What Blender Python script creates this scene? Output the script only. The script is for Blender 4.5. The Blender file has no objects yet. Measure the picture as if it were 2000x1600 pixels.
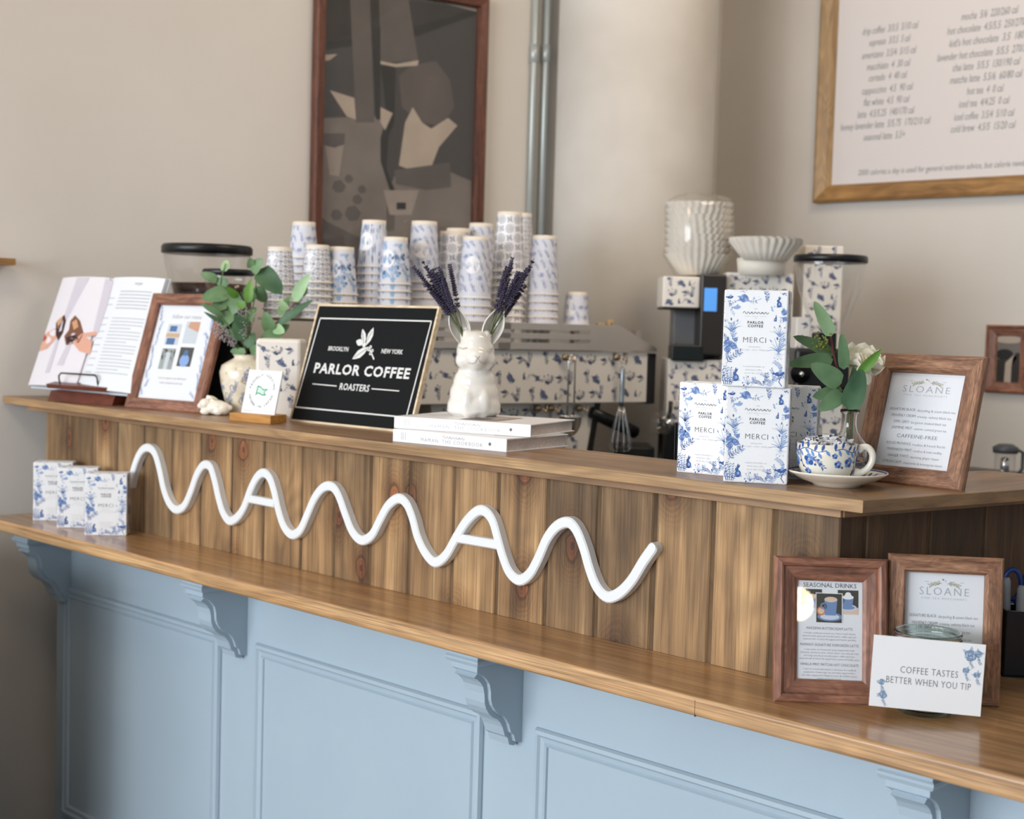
import bpy, bmesh, math, random
from mathutils import Vector, Matrix, Euler
from mathutils.geometry import tessellate_polygon
S = bpy.context.scene
COL = S.collection
PI = math.pi
# ------------------------------------------------------------------ camera
F = 2750.0
YAW, PITCH, ROLL = [math.radians(a) for a in (44.05, 3.515, 1.646)]
CAM = Vector((1.084, -1.824, 1.337))
fwd = Vector((-math.sin(YAW) * math.cos(PITCH), math.cos(YAW) * math.cos(PITCH), -math.sin(PITCH)))
rgt0 = Vector((math.cos(YAW), math.sin(YAW), 0)); up0 = rgt0.cross(fwd)
rgt = math.cos(ROLL) * rgt0 + math.sin(ROLL) * up0
upv = -math.sin(ROLL) * rgt0 + math.cos(ROLL) * up0
cd = bpy.data.cameras.new('camera'); cam = bpy.data.objects.new('camera', cd); COL.objects.link(cam)
m = Matrix((rgt, upv, -fwd)).transposed().to_4x4(); m.translation = CAM
cam.matrix_world = m
cd.sensor_width = 36; cd.sensor_fit = 'HORIZONTAL'; cd.lens = F / 2000 * 36; cd.clip_start = .05
cd.dof.use_dof = True; cd.dof.focus_distance = 2.30; cd.dof.aperture_fstop = 5.0
S.camera = cam
# ------------------------------------------------------------------ light
S.view_settings.view_transform = 'Standard'; S.view_settings.look = 'None'
S.view_settings.exposure = 0.18; S.view_settings.gamma = 1.0
S.view_settings.use_curve_mapping = False
W = bpy.data.worlds.new('daylight'); S.world = W; W.use_nodes = True
W.node_tree.nodes['Background'].inputs[0].default_value = (.80, .90, 1.0, 1)
W.node_tree.nodes['Background'].inputs[1].default_value = .36

def area(name, loc, target, sx, sy, power, col):
    l = bpy.data.lights.new(name, 'AREA'); l.shape = 'RECTANGLE'; l.size = sx; l.size_y = sy
    l.energy = power; l.color = col
    o = bpy.data.objects.new(name, l); COL.objects.link(o); o.location = loc
    o.rotation_euler = (Vector(target) - Vector(loc)).to_track_quat('-Z', 'Y').to_euler()
    return o
area('window_and_fill_daylight', (-2.3, -7.2, 1.9), (-.9, 0, 1.1), 5.0, 2.8, 335, (.87, .935, 1.0))
area('window_and_fill_daylight', (.7, -7.4, 2.2), (-.6, 2.4, 1.5), 2.6, 2.6, 150, (.93, .96, 1.0))  # this second area is an added fill that brightens the back wall
area('ceiling_lamp_warm', (-.2, .9, 3.1), (-2.0, 1.3, 1.5), 1.0, .5, 16, (1.0, .80, .60))
area('ceiling_lamp_warm', (-1.0, -1.6, 3.1), (-2.6, .6, 1.7), .9, .5, 10, (1.0, .76, .54))

# ------------------------------------------------------------------ pixel <-> world helpers (2000 x 1600 frame)
def ray(px, py):
    return rgt * ((px - 1000) / F) + upv * ((800 - py) / F) + fwd
def at(px, py, x=None, y=None, z=None, depth=None):
    r = ray(px, py)
    if depth is not None: return CAM + r * depth
    if x is not None: t = (x - CAM.x) / r.x
    elif y is not None: t = (y - CAM.y) / r.y
    else: t = (z - CAM.z) / r.z
    return CAM + r * t
TH = math.radians(11.8)
D2 = Vector((math.sin(TH), math.cos(TH), 0)); N2 = Vector((math.cos(TH), -math.sin(TH), 0))
def atc(px, py, c):                      # point on the plane N2.P = c -> (s, z)
    r = ray(px, py); t = (c - CAM.dot(N2)) / r.dot(N2); P = CAM + r * t
    return P.dot(D2), P.z
ZU, ZL = 1.10, .802

# ------------------------------------------------------------------ materials
def lin(h):
    h = h.lstrip('#'); out = []
    for i in (0, 2, 4):
        c = int(h[i:i + 2], 16) / 255
        out.append(c / 12.92 if c <= .04045 else ((c + .055) / 1.055) ** 2.4)
    return (*out, 1)
MC = {}
def mat(name, col, rough=.5, metal=0, coat=0, trans=0, emit=0, ior=1.45, spec=.5, sss=0):
    if name in MC: return MC[name]
    m = bpy.data.materials.new(name); m.use_nodes = True; MC[name] = m
    b = m.node_tree.nodes['Principled BSDF']
    c = lin(col) if isinstance(col, str) else col
    b.inputs['Base Color'].default_value = c
    b.inputs['Roughness'].default_value = rough; b.inputs['Metallic'].default_value = metal
    b.inputs['Coat Weight'].default_value = coat; b.inputs['Coat Roughness'].default_value = .08
    b.inputs['Transmission Weight'].default_value = trans; b.inputs['IOR'].default_value = ior
    b.inputs['Specular IOR Level'].default_value = spec
    if sss: b.inputs['Subsurface Weight'].default_value = sss; b.inputs['Subsurface Radius'].default_value = (.01, .006, .004)
    if emit: b.inputs['Emission Color'].default_value = c; b.inputs['Emission Strength'].default_value = emit
    return m
def nd(nt, t, **kw):
    n = nt.nodes.new(t)
    for k, v in kw.items():
        if k.startswith('i_'):
            key = k[2:]; key = int(key) if key.isdigit() else key.replace('_', ' ')
            n.inputs[key].default_value = v
        else: setattr(n, k, v)
    return n
def ramp(nt, stops):
    r = nt.nodes.new('ShaderNodeValToRGB'); e = r.color_ramp.elements
    while len(e) > 1: e.remove(e[0])
    e[0].position = stops[0][0]; e[0].color = lin(stops[0][1]) if isinstance(stops[0][1], str) else stops[0][1]
    for p, c in stops[1:]:
        x = e.new(p); x.color = lin(c) if isinstance(c, str) else c
    return r
def mixc(nt, a, b, fac, mode='MIX'):
    n = nt.nodes.new('ShaderNodeMix'); n.data_type = 'RGBA'; n.blend_type = mode
    L = nt.links
    for sock, v in ((n.inputs[6], a), (n.inputs[7], b), (n.inputs[0], fac)):
        if hasattr(v, 'is_linked'): L.new(v, sock)
        else: sock.default_value = v
    return n.outputs[2]
def wood(name, stops, axis='X', scale=(1.5, 30), fine=(6, 220), rough=.55, coat=0, bump=.25, tone=False, knots=0, finefac=.35, patch=.25):
    if name in MC: return MC[name]
    m = bpy.data.materials.new(name); m.use_nodes = True; MC[name] = m
    nt = m.node_tree; L = nt.links; b = nt.nodes['Principled BSDF']
    tc = nd(nt, 'ShaderNodeTexCoord'); vec = tc.outputs['Object']
    if tone:
        at_ = nd(nt, 'ShaderNodeAttribute', attribute_name='tone')
        ad = nd(nt, 'ShaderNodeVectorMath', operation='MULTIPLY_ADD')
        L.new(at_.outputs['Color'], ad.inputs[0]); ad.inputs[1].default_value = (3.1, 7.3, 11.7); L.new(vec, ad.inputs[2]); vec = ad.outputs[0]
    def mp(lo, hi):
        s = {'X': (lo, hi, hi), 'Y': (hi, lo, hi), 'Z': (hi, hi, lo)}[axis]
        n = nd(nt, 'ShaderNodeMapping'); n.inputs['Scale'].default_value = s; L.new(vec, n.inputs['Vector']); return n.outputs[0]
    n1 = nd(nt, 'ShaderNodeTexNoise', i_Scale=1.0, i_Detail=5.0, i_Roughness=.6, i_Distortion=.9); L.new(mp(*scale), n1.inputs['Vector'])
    r1 = ramp(nt, stops); L.new(n1.outputs[0], r1.inputs[0]); c = r1.outputs[0]
    # cathedral grain lines
    wv = nd(nt, 'ShaderNodeTexNoise', i_Scale=1.0, i_Detail=2.0, i_Distortion=.4); L.new(mp(scale[0] * 1.3, scale[1] * .33), wv.inputs['Vector'])
    mm = nd(nt, 'ShaderNodeMath', operation='MULTIPLY'); L.new(wv.outputs[0], mm.inputs[0]); mm.inputs[1].default_value = 55
    sn = nd(nt, 'ShaderNodeMath', operation='SINE'); L.new(mm.outputs[0], sn.inputs[0])
    mr = nd(nt, 'ShaderNodeMapRange'); L.new(sn.outputs[0], mr.inputs[0]); mr.inputs[1].default_value = -1; mr.inputs[2].default_value = 1; mr.inputs[3].default_value = .78; mr.inputs[4].default_value = 1.08
    c = mixc(nt, c, mr.outputs[0], .75, 'MULTIPLY')
    n2 = nd(nt, 'ShaderNodeTexNoise', i_Scale=1.0, i_Detail=3.0, i_Roughness=.7); L.new(mp(*fine), n2.inputs['Vector'])
    r2 = ramp(nt, [(.3, (.45, .42, .40, 1)), (.55, (1, 1, 1, 1)), (.75, (1.15, 1.12, 1.08, 1))]); L.new(n2.outputs[0], r2.inputs[0])
    c = mixc(nt, c, r2.outputs[0], finefac, 'MULTIPLY')
    n3 = nd(nt, 'ShaderNodeTexNoise', i_Scale=5.0, i_Detail=3.0); L.new(vec, n3.inputs['Vector'])
    r3 = ramp(nt, [(.32, (.62, .60, .58, 1)), (.62, (1.12, 1.1, 1.08, 1))]); L.new(n3.outputs[0], r3.inputs[0])
    c = mixc(nt, c, r3.outputs[0], patch * 2, 'MULTIPLY')
    if knots:
        sk = nd(nt, 'ShaderNodeSeparateXYZ'); L.new(tc.outputs['Object'], sk.inputs[0]); ck = nd(nt, 'ShaderNodeCombineXYZ')
        for i_, f_ in ((0, 5.2), (2, 3.3)):
            mk = nd(nt, 'ShaderNodeMath', operation='MULTIPLY'); L.new(sk.outputs[i_], mk.inputs[0]); mk.inputs[1].default_value = f_; L.new(mk.outputs[0], ck.inputs[0 if i_ == 0 else 1])
        vo = nd(nt, 'ShaderNodeTexVoronoi', voronoi_dimensions='2D', i_Scale=1.0, i_Randomness=1.0); L.new(ck.outputs[0], vo.inputs['Vector'])
        nk = nd(nt, 'ShaderNodeTexNoise', i_Scale=30.0); L.new(tc.outputs['Object'], nk.inputs['Vector'])
        dk = nd(nt, 'ShaderNodeMath', operation='MULTIPLY_ADD'); L.new(nk.outputs[0], dk.inputs[0]); dk.inputs[1].default_value = .085; L.new(vo.outputs['Distance'], dk.inputs[2])
        rk = ramp(nt, [(.0, (.28, .15, .10, 1)), (.055, (.34, .18, .12, 1)), (.075, (.68, .42, .32, 1)), (.108, (.72, .44, .34, 1)), (.122, (.32, .21, .16, 1)), (.15, (.62, .53, .46, 1)), (.22, (.78, .72, .66, 1)), (.34, (1, 1, 1, 1))])
        L.new(dk.outputs[0], rk.inputs[0]); c = mixc(nt, c, rk.outputs[0], knots, 'MULTIPLY')
        m1_ = nd(nt, 'ShaderNodeMath', operation='MULTIPLY'); L.new(dk.outputs[0], m1_.inputs[0]); m1_.inputs[1].default_value = 190
        s1_ = nd(nt, 'ShaderNodeMath', operation='SINE'); L.new(m1_.outputs[0], s1_.inputs[0])
        fr_ = ramp(nt, [(.0, (.16, .16, .16, 1)), (.19, (.11, .11, .11, 1)), (.32, (0, 0, 0, 1))]); L.new(dk.outputs[0], fr_.inputs[0])
        m2_ = nd(nt, 'ShaderNodeMath', operation='MULTIPLY_ADD'); L.new(s1_.outputs[0], m2_.inputs[0]); L.new(fr_.outputs[0], m2_.inputs[1]); m2_.inputs[2].default_value = 1.0
        c = mixc(nt, c, m2_.outputs[0], 1.0, 'MULTIPLY')
    if tone:
        sp = nd(nt, 'ShaderNodeSeparateColor'); L.new(at_.outputs['Color'], sp.inputs[0])
        mt = nd(nt, 'ShaderNodeMapRange'); L.new(sp.outputs[0], mt.inputs[0]); mt.inputs[3].default_value = .66; mt.inputs[4].default_value = 1.22
        c = mixc(nt, c, mt.outputs[0], 1.0, 'MULTIPLY')
    L.new(c, b.inputs['Base Color'])
    b.inputs['Roughness'].default_value = rough; b.inputs['Coat Weight'].default_value = coat; b.inputs['Coat Roughness'].default_value = .12
    bp = nd(nt, 'ShaderNodeBump', i_Strength=bump, i_Distance=.001); L.new(n2.outputs[0], bp.inputs['Height']); L.new(bp.outputs[0], b.inputs['Normal'])
    return m
def noisy(name, c1, c2, scale=3, rough=.7, bump=0, bscale=60, **kw):
    if name in MC: return MC[name]
    m = mat(name, c1, rough, **kw); nt = m.node_tree; L = nt.links; b = nt.nodes['Principled BSDF']
    tc = nd(nt, 'ShaderNodeTexCoord'); n = nd(nt, 'ShaderNodeTexNoise', i_Scale=float(scale), i_Detail=4.0); L.new(tc.outputs['Object'], n.inputs['Vector'])
    r = ramp(nt, [(.35, c1), (.65, c2)]); L.new(n.outputs[0], r.inputs[0]); L.new(r.outputs[0], b.inputs['Base Color'])
    if bump:
        n2 = nd(nt, 'ShaderNodeTexNoise', i_Scale=float(bscale), i_Detail=3.0); L.new(tc.outputs['Object'], n2.inputs['Vector'])
        bp = nd(nt, 'ShaderNodeBump', i_Strength=bump, i_Distance=.002); L.new(n2.outputs[0], bp.inputs['Height']); L.new(bp.outputs[0], b.inputs['Normal'])
    return m
def clear(name, tint='#FFFFFF', rough=.02, base=.04):
    if name in MC: return MC[name]
    m = bpy.data.materials.new(name); m.use_nodes = True; MC[name] = m; nt = m.node_tree; L = nt.links
    for n in list(nt.nodes): nt.nodes.remove(n)
    o = nd(nt, 'ShaderNodeOutputMaterial'); t = nd(nt, 'ShaderNodeBsdfTransparent'); g = nd(nt, 'ShaderNodeBsdfGlossy'); x = nd(nt, 'ShaderNodeMixShader')
    t.inputs[0].default_value = lin(tint); g.inputs['Roughness'].default_value = rough
    fr = nd(nt, 'ShaderNodeLayerWeight'); fr.inputs[0].default_value = .25
    mr = nd(nt, 'ShaderNodeMapRange'); L.new(fr.outputs['Facing'], mr.inputs[0]); mr.inputs[3].default_value = base; mr.inputs[4].default_value = .75
    pw = nd(nt, 'ShaderNodeMath', operation='POWER'); L.new(fr.outputs['Facing'], pw.inputs[0]); pw.inputs[1].default_value = 2.5; L.new(pw.outputs[0], mr.inputs[0])
    L.new(mr.outputs[0], x.inputs[0]); L.new(t.outputs[0], x.inputs[1]); L.new(g.outputs[0], x.inputs[2]); L.new(x.outputs[0], o.inputs[0])
    return m

M_wall = noisy('painted_plaster', '#D4CFC8', '#CCC6BE', 1.2, .85, bump=.15, bscale=40)
M_col = noisy('troweled_plaster', '#D2CDC6', '#C3BDB4', 2.5, .75, bump=.35, bscale=9)
M_floor = noisy('floor_screed', '#8C8379', '#7A7269', 4, .5)
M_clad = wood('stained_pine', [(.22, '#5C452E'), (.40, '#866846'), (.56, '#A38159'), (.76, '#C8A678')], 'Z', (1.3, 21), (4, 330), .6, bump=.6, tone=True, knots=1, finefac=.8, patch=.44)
M_cladshade = wood('stained_pine_shaded', [(.25, '#3F2D1D'), (.5, '#5A4129'), (.72, '#72563A')], 'Z', (2.2, 26), (9, 330), .6, bump=.6, tone=True, knots=1, finefac=.7, patch=.33)  # same pine in darker browns, the side planks' shade put into the colour
M_groove = wood('groove_batten', [(.3, '#4F3C29'), (.7, '#785E40')], 'Z', (3, 40), (9, 300), .8, bump=.3)
M_ledge = wood('brown_stained_pine', [(.25, '#765840'), (.5, '#997552'), (.75, '#B9946A')], 'X', (1.2, 30), (7, 260), .42, coat=.15, bump=.3, finefac=.35, patch=.2)
M_ledge2 = wood('brown_stained_pine_cross', [(.25, '#74553A'), (.5, '#8F6D49'), (.75, '#A68459')], 'Y', (1.2, 30), (7, 260), .42, coat=.15, bump=.3, finefac=.35, patch=.2)
M_oak = wood('varnished_oak', [(.25, '#9A7048'), (.5, '#B68B5D'), (.75, '#CCA577')], 'X', (1.0, 30), (7, 330), .32, coat=.45, bump=.3, finefac=.75, patch=.12)
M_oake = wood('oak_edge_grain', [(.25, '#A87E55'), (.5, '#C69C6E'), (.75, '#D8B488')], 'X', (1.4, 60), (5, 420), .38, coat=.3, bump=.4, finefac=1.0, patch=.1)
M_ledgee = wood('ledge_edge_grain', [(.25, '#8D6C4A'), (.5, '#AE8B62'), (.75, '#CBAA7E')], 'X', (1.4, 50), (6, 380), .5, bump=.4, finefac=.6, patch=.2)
M_blue = noisy('blue_grey_paint', '#AABBC7', '#A6B7C4', 3, .42)
M_fr1 = wood('frame_wood_across', [(.22, '#5E3F2F'), (.48, '#996D52'), (.75, '#BE9272')], 'X', (12, 110), (45, 750), .5, bump=.7, finefac=1.0, patch=.16)
M_fr2 = wood('frame_wood_upright', [(.22, '#5E3F2F'), (.48, '#996D52'), (.75, '#BE9272')], 'Z', (12, 110), (45, 750), .5, bump=.7, finefac=1.0, patch=.16)
M_dk1 = wood('dark_frame_wood_across', [(.25, '#5A392B'), (.5, '#936450'), (.75, '#B3826A')], 'X', (7, 70), (30, 300), .45, bump=.3, finefac=.6, patch=.25)
M_dk2 = wood('dark_frame_wood_upright', [(.25, '#5A392B'), (.5, '#936450'), (.75, '#B3826A')], 'Z', (7, 70), (30, 300), .45, bump=.3, finefac=.6, patch=.25)
M_pf1 = wood('picture_frame_across', [(.25, '#38201A'), (.5, '#603626'), (.75, '#7A4A34')], 'X', (7, 70), (30, 300), .45, bump=.3, finefac=.6, patch=.25)
M_pf2 = wood('picture_frame_upright', [(.25, '#38201A'), (.5, '#603626'), (.75, '#7A4A34')], 'Z', (7, 70), (30, 300), .45, bump=.3, finefac=.6, patch=.25)
M_lt1 = wood('board_frame_across', [(.25, '#7A552F'), (.5, '#98703F'), (.75, '#AC8552')], 'X', (3, 40), (10, 200), .5, bump=.2, finefac=.3)
M_lt2 = wood('board_frame_upright', [(.25, '#8A6A45'), (.5, '#A98A60'), (.75, '#B99B72')], 'Z', (3, 40), (10, 200), .5, bump=.2, finefac=.3)
M_birch = wood('pale_birch', [(.25, '#E0CBAA'), (.75, '#EEDDC2')], 'X', (3, 50), (10, 200), .5, bump=.1, finefac=.2)
M_bamboo = wood('honey_bamboo', [(.25, '#B57B35'), (.75, '#D09A50')], 'X', (3, 60), (10, 200), .45, bump=.1, finefac=.2)
M_rosew = wood('red_brown_wood', [(.25, '#4A2014'), (.5, '#6F3523'), (.75, '#8A4A32')], 'X', (3, 40), (10, 200), .4, coat=.2, bump=.1, finefac=.3)
M_sign = mat('white_lacquer', '#E3E6E8', .4)
M_ceramic = mat('white_glaze', '#E9E5DE', .12, coat=.6, sss=.15)
M_cream = mat('cream_glaze', '#EFE9DA', .15, coat=.5)
M_paper = mat('white_paper', '#E2E5EA', .6)
M_card = mat('white_card', '#EAEBED', .5)
M_pages = noisy('page_block', '#D5CCC6', '#C4BAB4', 300, .8)
M_ink = mat('grey_ink', '#6B6E74', .6); M_inkl = mat('pale_grey_ink', '#A9ABB0', .6); M_inkd = mat('black_ink', '#33363C', .6)
M_b1 = mat('blue_ink', '#36599A', .5); M_b2 = mat('light_blue_ink', '#8BA6D2', .5); M_navy = mat('navy_ink', '#2F3A58', .5); M_slate = mat('slate_ink', '#7B84A0', .5)
M_black = mat('black_board', '#0E1113', .75, spec=.25); M_blk = mat('black_plastic', '#101114', .35); M_blkm = mat('black_metal', '#15161A', .3, .6)
M_steel = mat('brushed_steel', '#D6CCC2', .42, 1); M_chrome = mat('polished_steel', '#D8DADC', .12, 1); M_brass = mat('brass_hook', '#A99478', .25, 1)
M_glass = mat('clear_glass', '#FFFFFF', .0, trans=1, ior=1.45); M_glassg = mat('greenish_glass', '#E3F2EC', .0, trans=1, ior=1.45)
M_thin = clear('clear_plastic'); M_pane = clear('picture_glass', base=.03); M_film = clear('cellophane', rough=.1, base=.06)
M_cupw = mat('cup_white', '#EFEFF2', .5); M_rim = mat('cup_rim_cream', '#E6DDCF', .5)
M_wood2 = mat('little_wood', '#C9AC83', .6)

# ------------------------------------------------------------------ mesh helpers
class MB:
    def __init__(s): s.v = []; s.f = []; s.m = []; s.sm = []
    def add(s, vs, fs, mi=0, smooth=False, xf=None):
        o = len(s.v)
        for p in vs:
            p = Vector(p); s.v.append(tuple(xf @ p if xf is not None else p))
        for f in fs: s.f.append(tuple(i + o for i in f)); s.m.append(mi); s.sm.append(smooth)
        return s
    def box(s, a, b, mi=0, xf=None):
        x0, y0, z0 = a; x1, y1, z1 = b
        vs = [(x0, y0, z0), (x1, y0, z0), (x1, y1, z0), (x0, y1, z0), (x0, y0, z1), (x1, y0, z1), (x1, y1, z1), (x0, y1, z1)]
        return s.add(vs, [(0, 3, 2, 1), (4, 5, 6, 7), (0, 1, 5, 4), (1, 2, 6, 5), (2, 3, 7, 6), (3, 0, 4, 7)], mi, False, xf)
    def prism(s, poly, h0, h1, axis='Z', mi=0, xf=None, mi_side=None):   # poly in the plane normal to axis
        n = len(poly)
        def P(p, h):
            return {'Z': (p[0], p[1], h), 'Y': (p[0], h, p[1]), 'X': (h, p[0], p[1])}[axis]
        vs = [P(p, h0) for p in poly] + [P(p, h1) for p in poly]
        tr = tessellate_polygon([[Vector((p[0], p[1], 0)) for p in poly]])
        s.add(vs, [tuple(t) for t in tr] + [tuple(i + n for i in t) for t in tr], mi, False, xf)
        o = len(s.v) - 2 * n
        for i in range(n):
            j = (i + 1) % n; s.f.append((o + i, o + j, o + j + n, o + i + n)); s.m.append(mi if mi_side is None else mi_side); s.sm.append(False)
        return s
    def lathe(s, prof, seg=32, mi=0, xf=None, smooth=True, wob=None):   # prof [(r,z)]
        vs = []; n = len(prof)
        for k in range(seg):
            a = 2 * PI * k / seg
            for r, z in prof:
                q = wob(a, r, z) if wob else (r, z)
                vs.append((q[0] * math.cos(a), q[0] * math.sin(a), q[1]))
        fs = []
        for k in range(seg):
            k2 = (k + 1) % seg
            for i in range(n - 1): fs.append((k * n + i, k2 * n + i, k2 * n + i + 1, k * n + i + 1))
        return s.add(vs, fs, mi, smooth, xf)
    def tube(s, pts, r, seg=8, mi=0, caps=True, closed=False, xf=None, smooth=True):
        pts = [Vector(p) for p in pts]; n = len(pts); rs = r if isinstance(r, (list, tuple)) else [r] * n
        T = []
        for i in range(n):
            a = pts[(i - 1) % n] if (i > 0 or closed) else pts[0]; b = pts[(i + 1) % n] if (i < n - 1 or closed) else pts[-1]
            T.append((b - a).normalized())
        u = T[0].orthogonal().normalized(); vs = []
        for i in range(n):
            u = (u - T[i] * u.dot(T[i])).normalized(); w = T[i].cross(u)
            for k in range(seg):
                a = 2 * PI * k / seg; vs.append(pts[i] + (u * math.cos(a) + w * math.sin(a)) * rs[i])
        fs = []
        for i in range(n if closed else n - 1):
            j = (i + 1) % n
            for k in range(seg):
                k2 = (k + 1) % seg; fs.append((i * seg + k, i * seg + k2, j * seg + k2, j * seg + k))
        if caps and not closed: fs += [tuple(range(seg))[::-1], tuple((n - 1) * seg + k for k in range(seg))]
        return s.add(vs, fs, mi, smooth, xf)
    def ball(s, c, r, mi=0, seg=16, rings=10, xf=None, rot=None):
        c = Vector(c); r = (r, r, r) if not hasattr(r, '__len__') else r; vs = []; fs = []
        for i in range(rings + 1):
            t = PI * i / rings
            for k in range(seg):
                a = 2 * PI * k / seg; p = Vector((r[0] * math.sin(t) * math.cos(a), r[1] * math.sin(t) * math.sin(a), r[2] * math.cos(t)))
                if rot is not None: p = rot @ p
                vs.append(c + p)
        for i in range(rings):
            for k in range(seg):
                k2 = (k + 1) % seg; fs.append((i * seg + k, (i + 1) * seg + k, (i + 1) * seg + k2, i * seg + k2))
        return s.add(vs, fs, mi, True, xf)
    def build(s, name, mats, parent=None, bevel=0, bseg=2, recalc=True):
        me = bpy.data.meshes.new(name); me.from_pydata(s.v, [], s.f)
        mats = mats if isinstance(mats, (list, tuple)) else [mats]
        for x in mats: me.materials.append(x)
        me.polygons.foreach_set('material_index', s.m); me.polygons.foreach_set('use_smooth', s.sm)
        if recalc:
            b = bmesh.new(); b.from_mesh(me); bmesh.ops.remove_doubles(b, verts=b.verts, dist=1e-6)
            bmesh.ops.recalc_face_normals(b, faces=b.faces); b.to_mesh(me); b.free()
        me.update()
        o = bpy.data.objects.new(name, me); COL.objects.link(o)
        if parent is not None: o.parent = parent
        if bevel:
            md = o.modifiers.new('bevel', 'BEVEL'); md.width = bevel; md.segments = bseg; md.limit_method = 'ANGLE'; md.angle_limit = .6
        return o
def tag(o, label=None, cat=None, group=None, kind=None):
    if label: o['label'] = label
    if cat: o['category'] = cat
    if group: o['group'] = group
    if kind: o['kind'] = kind
    return o
def thing(name, label, cat, loc=(0, 0, 0), rz=0, group=None, mtx=None):
    o = bpy.data.objects.new(name, None); COL.objects.link(o); o.empty_display_size = .05
    if mtx is not None: o.matrix_world = mtx
    else: o.location = loc; o.rotation_euler = (0, 0, rz)
    return tag(o, label, cat, group)
def dup(o, loc=None, rz=None, label=None, parent=None, mtx=None):
    c = o.copy(); COL.objects.link(c)
    if parent is not None: c.parent = parent
    if loc is not None: c.location = loc
    if rz is not None: c.rotation_euler = (0, 0, rz)
    if mtx is not None: c.matrix_world = mtx
    if label: c['label'] = label
    for ch in list(o.children): dup(ch, parent=c)
    return c
def struct(o, label=None): tag(o, label, None, None, 'structure'); return o

# ------------------------------------------------------------------ flat print (ink shapes laid on a surface)
TXT = {}
def text_mesh(s, weight=0, shear=0, spacing=1):
    k = (s, weight, shear, spacing)
    if k not in TXT:
        cu = bpy.data.curves.new('txt', 'FONT'); cu.body = s; cu.size = 1; cu.resolution_u = 2; cu.offset = weight; cu.shear = shear; cu.space_character = spacing
        cu.align_x = 'CENTER'
        o = bpy.data.objects.new('txt', cu); COL.objects.link(o); bpy.context.view_layer.update()
        dg = bpy.context.evaluated_depsgraph_get(); me = bpy.data.meshes.new_from_object(o.evaluated_get(dg))
        TXT[k] = ([(v.co.x, v.co.y) for v in me.vertices], [tuple(p.vertices) for p in me.polygons])
        bpy.data.objects.remove(o); bpy.data.curves.remove(cu); bpy.data.meshes.remove(me)
    return TXT[k]
class Print:
    def __init__(s): s.v = []; s.f = []; s.m = []
    def raw(s, vs, fs, m, l=0):
        o = len(s.v); s.v += [(x, y, l) for x, y in vs]
        for f in fs: s.f.append(tuple(i + o for i in f)); s.m.append(m)
    def poly(s, pts, m, l=0):
        if len(pts) < 3: return
        tr = tessellate_polygon([[Vector((p[0], p[1], 0)) for p in pts]]); s.raw(pts, [tuple(t) for t in tr], m, l)
    def rect(s, x0, y0, x1, y1, m, l=0): s.raw([(x0, y0), (x1, y0), (x1, y1), (x0, y1)], [(0, 1, 2, 3)], m, l)
    def frame(s, x0, y0, x1, y1, w, m, l=0):
        s.rect(x0, y0, x1, y0 + w, m, l); s.rect(x0, y1 - w, x1, y1, m, l); s.rect(x0, y0 + w, x0 + w, y1 - w, m, l); s.rect(x1 - w, y0 + w, x1, y1 - w, m, l)
    def stroke(s, pts, w, m, l=1, taper=False, closed=False):
        n = len(pts); vs = []
        for i in range(n):
            a = pts[i - 1] if (i > 0 or closed) else pts[i]; b = pts[(i + 1) % n] if (i < n - 1 or closed) else pts[i]
            dx, dy = b[0] - a[0], b[1] - a[1]; q = math.hypot(dx, dy) or 1
            ww = w * (1 - .8 * i / max(1, n - 1)) if taper else w
            vs += [(pts[i][0] - dy / q * ww / 2, pts[i][1] + dx / q * ww / 2), (pts[i][0] + dy / q * ww / 2, pts[i][1] - dx / q * ww / 2)]
        fs = [(2 * i, 2 * i + 1, 2 * i + 3, 2 * i + 2) for i in range(n - 1)]
        if closed: fs.append((2 * n - 2, 2 * n - 1, 1, 0))
        s.raw(vs, fs, m, l)
    def disc(s, x, y, r, m, n=10, l=0, ry=None, rot=0):
        ry = r if ry is None else ry; c, q = math.cos(rot), math.sin(rot); P = []
        for k in range(n):
            a = 2 * PI * k / n; u, v = r * math.cos(a), ry * math.sin(a); P.append((x + u * c - v * q, y + u * q + v * c))
        s.raw([(x, y)] + P, [(0, i + 1, (i + 1) % n + 1) for i in range(n)], m, l)
    def ring(s, x, y, r, w, m, n=24, l=1, ry=None):
        ry = ry or r; s.stroke([(x + r * math.cos(2 * PI * k / n), y + ry * math.sin(2 * PI * k / n)) for k in range(n)], w, m, l, closed=True)
    def text(s, t, x, y, size, m, weight=0, shear=0, spacing=1, sx=1, align='C', rot=0, l=1):
        if size < .0075 and weight == 0: weight = -.014
        vs, fs = text_mesh(t, weight, shear, spacing)
        if not vs: return
        x0 = min(v[0] for v in vs); x1 = max(v[0] for v in vs)
        off = {'C': -(x0 + x1) / 2, 'L': -x0, 'R': -x1}[align]; c, q = math.cos(rot), math.sin(rot)
        P = []
        for vx, vy in vs:
            u, v = (vx + off) * size * sx, vy * size; P.append((x + u * c - v * q, y + u * q + v * c))
        s.raw(P, fs, m, l)
    def fit(s, t, x0, x1, y, size, m, **kw):           # text stretched between x0 and x1
        vs, _ = text_mesh(t, kw.get('weight', 0), kw.get('shear', 0), kw.get('spacing', 1))
        w = (max(v[0] for v in vs) - min(v[0] for v in vs)) * size
        s.text(t, (x0 + x1) / 2, y, size, m, sx=(x1 - x0) / w, **kw)
    def build(s, name, mats, parent, fn, label=None):
        me = bpy.data.meshes.new(name); me.from_pydata([tuple(fn(*v)) for v in s.v], [], s.f)
        for x in mats: me.materials.append(x)
        me.polygons.foreach_set('material_index', s.m); me.update()
        o = bpy.data.objects.new(name, me); COL.objects.link(o); o.parent = parent
        if label: o['label'] = label
        return o
def onfront(y, x0=0, z0=0, off=.00025): return lambda x, z, l: (x0 + x, y - off - l * .00006, z0 + z)
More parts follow.
